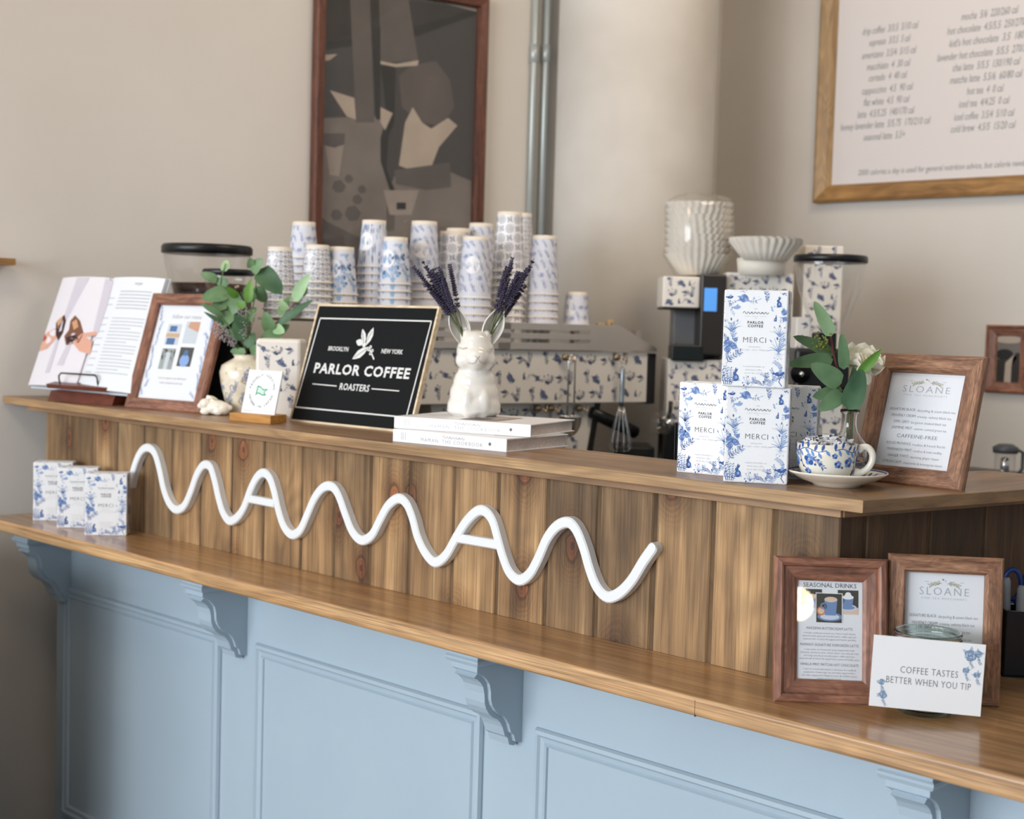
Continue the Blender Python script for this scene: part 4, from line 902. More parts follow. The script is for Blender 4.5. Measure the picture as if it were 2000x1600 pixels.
# ------------------------------------------------------------------ stacked cookbooks
def cookbook(label, B, ang, w, th, dep, wob):
    t = thing('cookbook', label, 'book', mtx=basis(B, ang), group='stacked white cookbooks')
    cv = .0022
    mb = MB(); mb.box((-w / 2, 0, 0), (w / 2, cv, th)); mb.box((-w / 2, cv, 0), (w / 2, dep, cv)); mb.box((-w / 2, cv, th - cv), (w / 2, dep, th))
    c = mb.build('cover', mat('cover_white', '#ECECEE', .4), t, bevel=.0005)
    MB().box((-w / 2 + .004, cv, cv), (w / 2 - .004, dep - .004, th - cv)).build('page_block', M_pages, t)
    P = Print(); P.text('MAMAN: THE COOKBOOK', w * .03, th * .22, th * .42, 0, weight=-.012, spacing=1.25, sx=.92 * w / .25); mark(P, w * .05, th * .70, w * .19, 1, th * .022)
    leafb(P, w * .36, th * .35, 1.5, th * .3, th * .28, 1); P.text('C P', w * .40, th * .5, th * .17, 0, rot=-PI / 2)
    for i, x_ in enumerate((-.42, -.405, -.385)): P.fit(('Elisa Marshall', 'with recipes', 'Benjamin Sormonte')[i] if False else ('breakfast', 'lunch', 'dessert')[i], -th * .3, th * .3, 0, .003, 0) if False else P.rect(w * x_, th * .2, w * x_ + .0009, th * .8, 0)
    P.build('spine_print', [M_inkl, M_ink], c, onfront(0))
    return t
b1, b2 = at(767, 862.4, z=ZU), at(989, 884, z=ZU)
cookbook('bottom white cookbook of the stack under the white rabbit vase', (b1 + b2) / 2 + Vector((0, 0, .0002)), math.atan2(b2.y - b1.y, b2.x - b1.x), (b2 - b1).length, .0245, .200, 0)
b3, b4 = at(769.5, 836, z=ZU + .025), at(1036, 854.4, z=ZU + .025)
tb = cookbook('top white cookbook of the stack, directly under the white rabbit vase', (b3 + b4) / 2, math.atan2(b4.y - b3.y, b4.x - b3.x), (b4 - b3).length, .0235, .200, 0)
P = Print(); wv_ = (b4 - b3).length
P.rect(-.02, .03, .06, .15, 1); P.rect(-.015, .035, .03, .09, 2, 1); P.disc(.02, .11, .025, 0, 12, 1)
P.build('cover_photo', [M_inkl, mat('cover_tan', '#A58E7C', .5), mat('cover_dk', '#4C4A4A', .5)], tb.children[0], ontop(.0235))
ZB2 = ZU + .025 + .0235

# ------------------------------------------------------------------ white rabbit vase with lavender
def organic(name, mats, parent, balls, voxel, it=6, post=None):
    mb = MB()
    for c, r, rot in balls: mb.ball(c, r, 0, 24, 16, rot=Euler(rot).to_matrix() if rot else None)
    o = mb.build(name, mats, parent, recalc=False)
    md = o.modifiers.new('remesh', 'REMESH'); md.mode = 'VOXEL'; md.voxel_size = voxel; md.use_smooth_shade = True
    sm = o.modifiers.new('smooth', 'SMOOTH'); sm.iterations = it; sm.factor = .5
    return o
vf = at(925, 816, z=ZB2); VR = toward(vf, .052); VR.z = ZB2
vang = math.radians(50)                      # local -y faces the viewer, a little to the right
t = thing('rabbit_vase', 'white glazed rabbit vase with open ears holding dried lavender, on the cookbooks', 'vase', (VR.x, VR.y, ZB2 + .0003), vang)
VT = Matrix.Translation(Vector((VR.x, VR.y, ZB2))) @ Matrix.Rotation(vang, 4, 'Z')
organic('body', M_ceramic, t, [((0, 0, .020), (.0545, .052, .034), None), ((0, .001, .044), (.050, .048, .040), None), ((0, .0, .068), (.043, .041, .036), None), ((0, -.001, .094), (.034, .034, .022), None),
    ((0, -.003, .128), (.039, .042, .037), None), ((0, -.004, .148), (.031, .034, .024), None), ((0, -.028, .118), (.026, .030, .023), None), ((0, -.040, .114), (.019, .020, .016), None), ((0, -.036, .104), (.014, .014, .010), None), ((0, -.047, .121), (.009, .010, .009), None),
    ((-.022, -.016, .112), (.019, .022, .019), None), ((.022, -.016, .112), (.019, .022, .019), None), ((-.016, -.040, .026), (.014, .011, .030), None), ((.016, -.040, .026), (.014, .011, .030), None), ((0, 0, .010), (.055, .053, .014), None),
    ((-.020, -.006, .160), (.013, .014, .014), None), ((.020, -.006, .160), (.013, .014, .014), None)], .0026, 12)
M_gl = mat('glaze_line', '#BDB6AC', .3)
mb = MB(); mb.tube([(-.004, -.0575, .1215), (0, -.0600, .1175), (.004, -.0575, .1215)], .0007, 6); mb.build('nose', M_gl, t)
mb = MB()
for s_ in (-1, 1): mb.tube([(s_ * .0005, -.0600, .117), (s_ * .005, -.0600, .1085), (s_ * .013, -.0545, .1060), (s_ * .018, -.048, .108)], .0006, 6)
mb.build('mouth', M_gl, t)
for s_ in (-1, 1): mb = MB(); mb.tube([(s_ * .021, -.0405, .137), (s_ * .029, -.0345, .1345), (s_ * .0355, -.024, .137)], .0008, 6); mb.build('eye', M_gl, t)
def ear(s_):
    vs = []; nl, nw = 14, 12; Lr = .080; ax = Vector((s_ * .38, .05, 1)).normalized(); side = Vector((1, 0, -s_ * .36)).normalized(); fr = Vector((s_ * .15, -1, 0)).normalized(); b0 = Vector((s_ * .022, -.010, .150))
    for lay in (0, 1):
        for i in range(nl + 1):
            t_ = i / nl; wd = (.0130 + .0075 * math.sin(min(1, t_ * 1.25) * PI)) * math.sqrt(max(0.0, 1 - t_ ** 4)) + .0003; wd -= lay * .0018 * (1 if t_ < .97 else .1)
            for j in range(nw + 1):
                a_ = (j / nw - .5) * PI * 1.12; dpt = wd * .95
                p = b0 + ax * (t_ * Lr - lay * .001) + side * (wd * math.sin(a_)) - fr * (dpt * math.cos(a_)) + fr * .004
                vs.append(p)
    fs = []; n1 = (nl + 1) * (nw + 1)
    for lay in (0, 1):
        for i in range(nl):
            for j in range(nw): a_ = lay * n1 + i * (nw + 1) + j; fs.append((a_, a_ + 1, a_ + nw + 2, a_ + nw + 1))
    for i in range(nl):
        for j in (0, nw): a_ = i * (nw + 1) + j; fs.append((a_, a_ + nw + 1, a_ + nw + 1 + n1, a_ + n1))
    for j in range(nw): a_ = nl * (nw + 1) + j; fs.append((a_, a_ + 1, a_ + 1 + n1, a_ + n1))
    mb = MB(); mb.add(vs, fs, 0, True); mb.build('ear', M_ceramic, t); return b0, ax
EB = [ear(-1), ear(1)]
M_lav = noisy('dried_lavender', '#332E42', '#524A62', 60, .9); M_lavs = mat('lavender_stem', '#6B6F4E', .8)
lr = random.Random(8)
def lav_mesh(seed, L, bend):
    r_ = random.Random(seed); mb = MB(); pts = [Vector((bend * (i / 8) ** 2, 0, L * i / 8)) for i in range(9)]; mb.tube(pts, .0008, 5, 0)
    z = L * .42
    while z < L:
        q_ = z / L; c = Vector((bend * q_ * q_, 0, z)); n = 6 if q_ < .93 else 3
        for k_ in range(n):
            a_ = 2 * PI * k_ / n + r_.random(); rr = .0032 * (1 - .5 * (q_ - .5)); d = Vector((math.cos(a_), math.sin(a_), .6)).normalized()
            mb.ball(c + d * rr, (.0018, .0018, .0034), 1, 5, 4, rot=d.to_track_quat('Z', 'Y').to_matrix())
        z += .0042 + (.004 if r_.random() < .15 else 0)
    return mb
lavs = []
for e in range(2):
    b0, ax = EB[e]; s_ = (-1, 1)[e]
    for k_ in range(13 if e == 0 else 12):
        L = .125 + .058 * lr.random(); sp = (lr.random() - .5) * .60 + s_ * (.22 if e == 0 else .12); fb = (lr.random() - .5) * .45
        if k_ == 0: sp, L = s_ * .34, .135
        if k_ == 1: sp, L = -s_ * .20, .150
        base = VT @ (b0 + ax * .006 + Vector(((lr.random() - .5) * .008, -.004 + (lr.random() - .5) * .005, 0)))
        d = VT.to_3x3() @ (ax + Vector((sp * .8, fb * .6, 0))).normalized()
        mt = d.to_track_quat('Z', 'Y').to_matrix().to_4x4() @ Matrix.Rotation(lr.random() * 6.3, 4, 'Z'); mt.translation = base
        if len(lavs) < 4: o = lav_mesh(len(lavs), .135, .008 * (len(lavs) - 1.5)).build('lavender_sprig', [M_lavs, M_lav], None, recalc=False); lavs.append(o)
        else: o = lavs[k_ % 4].copy(); COL.objects.link(o)
        mt = mt @ Matrix.Diagonal((1, 1, L / .135, 1)); o.matrix_world = mt
        tag(o, 'dried purple lavender sprig standing in the %s ear of the white rabbit vase' % ('left', 'right')[e], 'lavender', 'dried lavender in the %s rabbit ear' % ('left', 'right')[e])

# small white rabbit figurine
bf = toward(at(420, 812, z=ZU), .022)
t = thing('rabbit_figurine', 'tiny glazed white rabbit figurine lying in front of the eucalyptus vase', 'figurine', (bf.x, bf.y, ZU), math.radians(35))
organic('body', M_cream, t, [((.004, 0, .018), (.028, .020, .018), None), ((.020, 0, .016), (.018, .018, .016), None), ((-.022, -.006, .026), (.015, .013, .013), None), ((-.033, -.008, .021), (.008, .008, .007), None), ((-.020, -.012, .008), (.013, .008, .008), None), ((.012, -.012, .010), (.014, .009, .010), None), ((-.008, -.004, .038), (.015, .005, .006), (0, .5, 0)), ((-.006, .006, .037), (.014, .005, .006), (0, .5, 0)), ((.036, 0, .018), (.007, .007, .007), None)], .0016, 4)
mb = MB(); mb.tube([(-.022, -.011, .030), (-.008, -.009, .040), (.006, -.008, .036), (.002, -.010, .030)], .0007, 5); mb.ball((-.030, -.0165, .024), .0011); mb.build('gold_line', mat('gold_line', '#9A7C45', .35, .4), t)

# ------------------------------------------------------------------ leaves
def leaf(mb, base, tip, w, up, mi=0, rnd=.0, fold=.15, curl=.08, n=8):
    base, tip, up = Vector(base), Vector(tip), Vector(up); d = tip - base; L = d.length; d.normalize(); side = d.cross(up).normalized(); nn_ = side.cross(d).normalized(); vs = []
    for i in range(n + 1):
        t_ = i / n; ww = w / 2 * math.sin(PI * t_ ** (.78 - rnd * .2)) ** (.75 - .3 * rnd) if 0 < t_ < 1 else .0002
        c = base + d * (L * t_) + nn_ * (curl * L * math.sin(PI * t_))
        for k_ in (-1, -.5, 0, .5, 1): vs.append(c + side * ww * k_ + nn_ * (fold * ww * abs(k_)))
    fs = [(i * 5 + j, i * 5 + j + 1, i * 5 + j + 6, i * 5 + j + 5) for i in range(n) for j in range(4)]
    o = len(mb.v); mb.add(vs, fs, mi, True)
    return mb
def leafmat(name, c1, c2):
    m_ = noisy(name, c1, c2, 25, .48); nt = m_.node_tree; b = nt.nodes['Principled BSDF']; b.inputs['Subsurface Weight'].default_value = .08; b.inputs['Subsurface Radius'].default_value = (.003, .004, .002); return m_
M_g1 = leafmat('eucalyptus_green', '#5A7B55', '#73946A'); M_g2 = leafmat('eucalyptus_pale', '#90B384', '#A6C598'); M_g3 = leafmat('leaf_bright', '#4E7A2C', '#66933A'); M_g4 = leafmat('leaf_dark', '#3B5C40', '#4E704F')
M_stemr = mat('red_stem', '#6E2F26', .6); M_stemg = mat('green_stem', '#56713F', .6); M_berry = mat('green_buds', '#7F8B45', .6); M_petal = mat('rose_petal', '#F3EEDC', .55, sss=.2); M_flor = mat('tiny_florets', '#B8A9B2', .8)
GM = [M_g1, M_g2, M_g3, M_g4]
def W3(px, py, dep): return at(px, py, depth=dep)
toC = -fwd
# right bottle
bb = at(1657, 925, y=.125); bx_ = Vector((at(1657, 915, z=ZU).x, 0, 0)); rr_ = ray(1657, 880); kk = (.135 - CAM.y) / rr_.y; BP = CAM + rr_ * kk; BP.z = ZU; bdep = (Vector((BP.x, BP.y, 1.2)) - CAM).dot(fwd)
ppm = F / bdep
t = thing('bud_vase', 'small clear glass bottle vase holding eucalyptus and a white rose', 'vase', (BP.x, BP.y, ZU + .0003))
HB = (at(1657, 800, depth=bdep).z - ZU); rb = 36 / ppm; rn = 15 / ppm
pr = [(0, .002), (rb * .8, .002), (rb, .008), (rb, HB * .46), (rb * .95, HB * .54), (rb * .7, HB * .62), (rn * 1.15, HB * .70), (rn * .95, HB * .78), (rn * .95, HB * .93), (rn * 1.25, HB * .965), (rn * 1.25, HB)]
inn = [(max(0, r_ - .0018), max(.006, z_)) for r_, z_ in pr][::-1]
MB().lathe(pr + inn, 40).build('bottle', M_glass, t)
MB().lathe([(0, .0065), (rb - .0022, .0075), (rb - .0022, HB * .36), (0, HB * .36)], 32).build('water', mat('water', '#FFFFFF', 0, trans=1, ior=1.33), t)
leaves = [((1624, 657), (1590, 588), 27, 1), ((1628, 694), (1549, 657), 28, 0), ((1627, 702), (1538, 713), 31, 0), ((1648, 722), (1644, 650), 23, 0), ((1643, 750), (1583, 711), 40, 0), ((1645, 762), (1587, 775), 29, 0), ((1645, 768), (1598, 801), 34, 0)]
mouth = Vector((BP.x, BP.y, ZU + HB)); foot = Vector((BP.x + .004, BP.y - .002, ZU + .012))
def stempts(pxs, dep): return [foot] + [mouth + Vector((.002, 0, -.03)), mouth] + [W3(x_, y_, dep) for x_, y_ in pxs]
t = thing('eucalyptus_stem', 'broad leaved eucalyptus stem with a red stalk in the clear bottle vase', 'branch', BP, group=None); t.location = (0, 0, 0)
mb = MB(); mb.tube(smooth2(stempts([(1646, 770), (1640, 735), (1630, 700), (1622, 656)], bdep), 3), .0016, 7); mb.tube(smooth2([W3(1640, 750, bdep), W3(1628, 742, bdep), W3(1616, 738, bdep)], 3), .0011, 6); mb.build('stem', M_stemr, t)
for i, (a_, b_, w_, c_) in enumerate(leaves):
    dd = bdep + (-.012, .006, -.004, -.02, -.016, -.01, -.018)[i]; mb = MB(); leaf(mb, W3(*a_, dd + .006), W3(*b_, dd), w_ / ppm, toC * 1 + Vector((.0, 0, .35 if i in (1, 2) else 0)), 0, .8, .18, .05, 12); mb.build('leaf', GM[c_], t)
mb = MB(); lb = random.Random(3)
for _ in range(34):
    p = W3(1607 + lb.gauss(0, 8), 668 + lb.gauss(0, 8), bdep - .01 + lb.gauss(0, .004)); mb.ball(p, .0017 + .001 * lb.random(), 0, 6, 5)
for k_ in range(8): mb.tube([W3(1624, 690, bdep), W3(1607 + lb.gauss(0, 7), 668 + lb.gauss(0, 6), bdep - .01)], .0006, 4)
mb.build('buds', M_berry, t)
t = thing('leafy_stem', 'dark green leaf stem rising from the clear bottle vase', 'branch', (0, 0, 0))
mb = MB(); mb.tube(smooth2([foot, mouth + Vector((.004, 0, -.03)), mouth + Vector((.004, 0, 0)), W3(1660, 770, bdep), W3(1672, 735, bdep)], 3), .002, 7); mb.build('stem', M_stemg, t)
mb = MB(); leaf(mb, W3(1656, 800, bdep - .03), W3(1683, 722, bdep - .025), 44 / ppm, toC, 0, 1, .25, .03, 12); mb.build('leaf', M_g4, t)
mb = MB(); leaf(mb, W3(1655, 800, bdep - .01), W3(1668, 716, bdep - .005), 30 / ppm, toC + rgt * .5, 0, .8, .2, .04, 12); mb.build('leaf', M_g4, t)
t = thing('white_rose', 'cream white rose with one bright green leaf, in the clear bottle vase', 'flower', (0, 0, 0))
mb = MB(); mb.tube(smooth2([foot, mouth + Vector((-.004, 0, -.02)), mouth, W3(1668, 760, bdep + .01), W3(1688, 700, bdep + .01)], 3), .002, 7); mb.build('stem', M_stemg, t)
RC = W3(1686, 697, bdep + .012); rr2 = random.Random(6); mb = MB(); axr = (Vector((0, 0, 1)) + toC * .55 + rgt * .15).normalized(); qx = axr.to_track_quat('Z', 'Y').to_matrix()
for ring, (n_, rad, tilt, sz) in enumerate(((3, .004, 1.35, .018), (4, .009, 1.15, .024), (5, .015, .95, .030), (6, .021, .65, .032), (6, .026, .30, .030))):
    for k_ in range(n_):
        a_ = 2 * PI * k_ / n_ + ring * .6; rad_ = Vector((math.cos(a_), math.sin(a_), 0)); dirp = (rad_ * math.cos(tilt) + Vector((0, 0, 1)) * math.sin(tilt)); b_ = RC + qx @ (rad_ * rad * .35 + Vector((0, 0, -.010)))
        leaf(mb, b_, b_ + (qx @ dirp) * sz, sz * 1.15, -(qx @ rad_), 0, 1, -.35, -.22, 8)
mb.build('petals', M_petal, t)
mb = MB(); leaf(mb, W3(1688, 712, bdep - .01), W3(1697, 752, bdep - .012), 26 / ppm, toC, 0, 1, -.3, -.15, 8); leaf(mb, W3(1684, 715, bdep - .005), W3(1680, 742, bdep - .008), 18 / ppm, toC, 0, 1, -.2, -.1, 8); leaf(mb, W3(1700, 695, bdep), W3(1724, 712, bdep - .01), 22 / ppm, toC, 0, 1, -.2, -.1, 8)
mb.build('outer_petals', M_petal, t)
mb = MB(); leaf(mb, W3(1674, 733, bdep - .02), W3(1722, 682, bdep - .03), 20 / ppm, toC, 0, .2, .3, .05, 12); mb.build('leaf', M_g3, t)

# left vase with the bouquet
vv = toward(at(478, 811, z=ZU), .034); vdep = (Vector((vv.x, vv.y, 1.2)) - CAM).dot(fwd); vpp = F / vdep
t = thing('ceramic_vase', 'cream crackle glazed vase with faint blue painting, holding a eucalyptus bouquet', 'vase', (vv.x, vv.y, ZU + .0003), math.radians(40))
HV = at(478, 693, depth=vdep).z - ZU; pr = [(0, .0), (.60, .0), (.66, .03), (.80, .25), (.94, .50), (1.0, .70), (.92, .82), (.62, .90), (.44, .94), (.46, .985), (.52, 1.0), (.44, 1.0), (.38, .95), (.55, .88), (.9, .7), (.6, .04), (0, .03)]
rv = 50 / vpp; M_vase = noisy('crackle_glaze', '#E9E1CF', '#D6C9B0', 30, .25, coat=.4)
vb = MB().lathe([(r_ * rv, z_ * HV) for r_, z_ in pr], 48).build('body', M_vase, t)
P = Print(); r4 = random.Random(9)
for (u, v) in ((-.75, .22), (-.70, .32), (.25, .60), (.45, .66), (.6, .52), (-.3, .45), (1.0, .35), (.1, .25), (-1.2, .5)):
    x_, y_ = u * rv, v * HV
    P.stroke([(x_ + (.004 + .0006 * q_) * math.cos(q_ * .6), y_ + (.005 + .0007 * q_) * math.sin(q_ * .6)) for q_ in range(12)], .0018, 0, 1); sprig(P, x_, y_ - .008, 1.1 + u, .024, 0, 1, r4, 5, .34)
for _ in range(26): P.disc((r4.random() * 3 - 1.5) * rv, (.1 + .7 * r4.random()) * HV, .0018 + .002 * r4.random(), 2, 7, 0, .0035)
def vprof(z):
    z /= HV
    for (r0, z0), (r1, z1) in zip(pr[1:10], pr[2:11]):
        if z0 <= z <= z1 and z1 > z0: return (r0 + (r1 - r0) * (z - z0) / (z1 - z0)) * rv
    return rv * .6
P.build('painted_pattern', [M_slate, M_b2, mat('tea_stain', '#CBB48C', .4)], vb, lambda x, z, l: ((vprof(z) + .0005 + l * .00005) * math.sin(x / rv), -(vprof(z) + .0005 + l * .00005) * math.cos(x / rv), z))
VM = Vector((vv.x, vv.y, ZU + HV)); VF = Vector((vv.x, vv.y, ZU + .02))
def estem(label, col_stem, path, lvs, dj=0):
    t = thing('eucalyptus_stem', label, 'branch', (0, 0, 0)); d0 = vdep + dj
    mb = MB(); mb.tube(smooth2([VF, VM] + [W3(x_, y_, d0) for x_, y_ in path], 3), .0014, 6); mb.build('stem', col_stem, t)
    for i, (a_, b_, w_, c_, rn_) in enumerate(lvs):
        mb = MB(); leaf(mb, W3(*a_, d0), W3(*b_, d0 - .02 + .014 * (i % 4)), w_ / vpp, toC + Vector(((i % 3 - 1) * .3, 0, .3 * (i % 2))), 0, rn_, .2, .06, 9); mb.build('leaf', GM[c_], t)
estem('round leaved eucalyptus stem leaning left over the wooden picture menu', M_stemg, [(462, 640), (445, 600), (430, 560), (441, 515)], [((445, 571), (394, 584), 32, 0, 1), ((424, 548), (392, 534), 20, 0, 1), ((468, 575), (425, 622), 42, 0, 1), ((441, 530), (441, 508), 19, 1, 1), ((440, 590), (412, 605), 26, 0, 1), ((452, 610), (430, 640), 28, 0, 1), ((446, 556), (420, 545), 20, 0, 1)], -.01)
estem('eucalyptus stem with the topmost large round leaves of the bouquet', M_stemg, [(486, 640), (496, 590), (500, 550), (495, 515)], [((492, 531), (514, 506), 26, 0, 1), ((505, 527), (551, 574), 42, 3, 1), ((505, 555), (527, 531), 25, 1, 1), ((498, 560), (520, 590), 26, 0, 1), ((492, 525), (490, 503), 18, 0, 1), ((494, 590), (478, 560), 24, 0, 1)], .01)
estem('eucalyptus stem with long leaves reaching right towards the black sign', M_stemr, [(505, 665), (530, 640), (560, 610), (590, 575)], [((574, 590), (606, 534), 25, 1, .3), ((539, 638), (613, 585), 18, 3, .2), ((510, 668), (566, 634), 28, 0, .4), ((546, 618), (568, 577), 20, 0, .6), ((528, 648), (518, 608), 26, 0, .8), ((560, 608), (545, 585), 16, 1, .5), ((590, 580), (600, 560), 14, 0, .3), ((520, 660), (542, 668), 22, 0, .6), ((536, 640), (556, 650), 22, 1, .6)], 0)
estem('narrow leaved green stem low on the left of the bouquet', M_stemg, [(470, 665), (440, 630), (415, 605)], [((437, 617), (390, 591), 13, 0, .1), ((437, 634), (398, 609), 9, 3, .1), ((470, 660), (440, 646), 20, 0, .8), ((480, 690), (450, 685), 17, 0, 1), ((490, 690), (514, 672), 18, 0, 1), ((475, 665), (455, 630), 24, 3, .8), ((484, 680), (497, 650), 24, 3, .8)], -.02)
estem('short stem with bright green leaves in the middle of the bouquet', M_stemg, [(482, 640), (480, 590), (470, 570)], [((466, 581), (441, 560), 17, 2, .4), ((484, 592), (491, 546), 19, 2, .5), ((480, 600), (462, 590), 17, 2, .6), ((482, 630), (500, 600), 22, 0, .8), ((480, 640), (458, 615), 24, 3, .8)], -.03)
t = thing('floret_sprays', 'thin sprays of tiny dusty pink florets in the eucalyptus bouquet', 'filler flowers', (0, 0, 0)); t['kind'] = 'stuff'
mb = MB(); r5 = random.Random(12)
for k_ in range(16):
    e_ = (478 + r5.gauss(0, 9), 585 + r5.random() * 50) if k_ < 9 else (412 + r5.random() * 30, 628 + r5.random() * 36)
    a_ = VM; b_ = W3(*e_, vdep - .035 + r5.gauss(0, .006)); mb.tube([a_, a_.lerp(b_, .5) + Vector((0, 0, .004)), b_], .0006, 4, 0)
    for j in range(34):
        q_ = .35 + .65 * r5.random(); c = a_.lerp(b_, q_) + Vector((r5.gauss(0, .0035), r5.gauss(0, .0035), r5.gauss(0, .0035) + .003)); mb.ball(c, .0011 + .0006 * r5.random(), 1, 5, 4)
o = mb.build('sprays', [M_stemg, M_flor], t, recalc=False)

# ------------------------------------------------------------------ saucer, teacup, wrapped sweets
sp0 = toward(at(1640, 955, z=ZU), .042); SC = Vector((sp0.x, sp0.y, ZU)); sdep = (SC - CAM).dot(fwd); spp = F / sdep; rs_ = 97 / spp
SC = SC - rgt0 * (6 / spp)
t = thing('saucer', 'blue patterned white saucer under the teacup on the upper ledge', 'saucer', SC + Vector((0, 0, .0003)), math.radians(44))
pS = [(0, .003), (.38, .003), (.42, 0), (.46, 0), (.50, .004), (.75, .010), (.96, .0195), (1.0, .022), (.995, .0235), (.95, .0215), (.74, .0125), (.48, .0075), (0, .0065)]
sb = MB().lathe([(r_ * rs_, z_) for r_, z_ in pS], 64).build('plate', M_cream, t)
P = Print(); r6 = random.Random(3)
for i in range(30):
    a_ = 2 * PI * i / 30; leafb(P, a_ - .05, .55 + .1 * (i % 2), .9, .22, .10, i % 2, 1); P.disc(a_, .82, .035, 0, 7, 1, .05); P.disc(a_ + .1, .66, .03, 1, 7, 1, .04)
    for k_ in range(2): P.disc(a_ + r6.random() * .2, .55 + r6.random() * .38, .02, 0, 6, 1, .025)
P.stroke([(2 * PI * i / 60, .955) for i in range(61)], .03, 0, 2)
def sz(r_):
    for (r0, z0), (r1, z1) in zip(pS[8:][::-1], pS[8:][::-1][1:]):
        if r0 <= r_ <= r1: return z0 + (z1 - z0) * (r_ - r0) / (r1 - r0 + 1e-9)
    return .0235
P.build('blue_pattern', [M_b1, M_b2], sb, lambda u, v, l: (v * rs_ * math.cos(u), v * rs_ * math.sin(u), sz(v) + .0006 + l * .00005))
cupc = SC - rgt0 * (22 / spp); cupc.z = ZU + .0071
HC = 74 / spp; rc_ = 60 / spp
t = thing('teacup', 'white teacup with blue painted flowers and vines, standing on the saucer', 'cup', cupc + Vector((0, 0, .0004)), math.radians(44 - 12))
pC = [(0, .003), (.40, .003), (.44, 0), (.54, .0), (.58, .03), (.78, .18), (.91, .42), (.975, .7), (1.0, 1.0), (.965, 1.0), (.93, .7), (.86, .42), (.72, .2), (.5, .08), (0, .07)]
cb = MB().lathe([(r_ * rc_, z_ * HC) for r_, z_ in pC], 56).build('bowl', M_cream, t)
hp_ = [(.97, .84), (1.12, .93), (1.30, .92), (1.43, .76), (1.42, .55), (1.28, .36), (1.08, .26), (.88, .27)]
mb = MB(); hpts = smooth2([(r_ * rc_, 0, z_ * HC) for r_, z_ in hp_], 4); mb.tube(hpts, [.0052 if 3 < i < len(hpts) - 4 else .0065 for i in range(len(hpts))], 12); mb.build('handle', M_cream, t)
P = Print(); r7 = random.Random(5)
def cupr(v):
    for (r0, z0), (r1, z1) in zip(pC[3:9], pC[4:10]):
        if z0 <= v <= z1 and z1 > z0: return (r0 + (r1 - r0) * (v - z0) / (z1 - z0)) * rc_
    return rc_
def flo(u, v, s_):
    for k_ in range(5): a_ = 1.57 + k_ * 1.2566; P.disc(u + s_ * .55 * math.cos(a_), v + s_ * .55 * math.sin(a_), s_ * .42, 0 if k_ % 2 else 1, 9, 1 + (k_ % 2))
    P.disc(u, v, s_ * .22, 2, 8, 4); P.disc(u, v, s_ * .12, 0, 6, 5)
K = rc_
for off in (-1.0, 1.1, 3.2):
    o_ = off
    pts = [(o_ - .75, .036), (o_ - .4, .050), (o_, .047), (o_ + .4, .050), (o_ + .8, .036)]
    # drawn in (arc length, height): x = u*K
    U = lambda a_: a_ * K
    P.stroke([(U(o_ - .85 + i * .13), HC * (.86 + .05 * math.sin(i * .9))) for i in range(15)], .0011, 0)
    for i in range(16): leafb(P, U(o_ - .85 + i * .12), HC * (.86 + .05 * math.sin(i * .85)), (-1.2 if i % 2 else 1.0) + r7.random() * .5, HC * .20, HC * .075, i % 2, 1)
    P.stroke([(U(o_ - .05), HC * .84), (U(o_), HC * .66), (U(o_ + .05), HC * .48), (U(o_ + .22), HC * .34)], .0012, 0); P.stroke([(U(o_ - .35), HC * .5), (U(o_ - .75), HC * .46)], .0012, 0)
    flo(U(o_ - .30), HC * .55, HC * .15); flo(U(o_ + .38), HC * .60, HC * .17); flo(U(o_ + .28), HC * .28, HC * .11); flo(U(o_ - .72), HC * .50, HC * .11); flo(U(o_ - .85), HC * .72, HC * .08)
    for (u_, v_) in ((.72, .6), (.8, .5), (.1, .42), (-.02, .55), (.6, .48), (.15, .3), (-.55, .42)): P.disc(U(o_ + u_), HC * v_, HC * .035, 0, 7, 1)
    sprig(P, U(o_ + .48), HC * .66, -.4, HC * .42, 0, 1, r7, 4, .3, -.6, .04)
P.build('painted_flowers', [mat('cobalt_ink', '#2F559E', .4), mat('mid_blue_ink', '#6A90CC', .4), M_cream], cb, lambda x, z, l: ((cupr(z / HC) + .0005 + l * .00006) * math.sin(x / K), -(cupr(z / HC) + .0005 + l * .00006) * math.cos(x / K), z))
M_wrap = mat('wrapper_white', '#E4E3E6', .3, coat=.3)
def sweet(label, c, r, seed):
    t = thing('wrapped_sweet', label, 'sweet', c, seed * 1.3, group='wrapped sweets in the teacup'); r_ = random.Random(seed); mb = MB()
    bm_ = bmesh.new(); bmesh.ops.create_icosphere(bm_, subdivisions=3, radius=1)
    for v in bm_.verts:
        n_ = 1 + .16 * math.sin(v.co.x * 7 + seed) * math.cos(v.co.y * 9) + .06 * r_.random(); v.co = Vector((v.co.x * r * 1.5 * n_, v.co.y * r * n_, v.co.z * r * .62 * n_))
    me = bpy.data.meshes.new('wrapper'); bm_.to_mesh(me); bm_.free(); me.materials.append(M_wrap); me.materials.append(M_inkd)
    for p in me.polygons: p.material_index = 1 if r_.random() < .30 else 0
    o = bpy.data.objects.new('wrapper', me); COL.objects.link(o); o.parent = t
    mb = MB()
    for s_ in (-1, 1):
        vs = [(s_ * r * 1.35, 0, 0)]; n_ = 9
        for i in range(n_): a_ = (i / (n_ - 1) - .5) * 2.0; vs.append((s_ * (r * 1.35 + r * .85 * math.cos(a_)), r * .75 * math.sin(a_), r * .22 * (-1) ** i))
        mb.add(vs, [(0, i, i + 1) for i in range(1, n_)], 0)
    mb.build('twist', M_wrap, t)
top = cupc + Vector((0, 0, HC * .97))
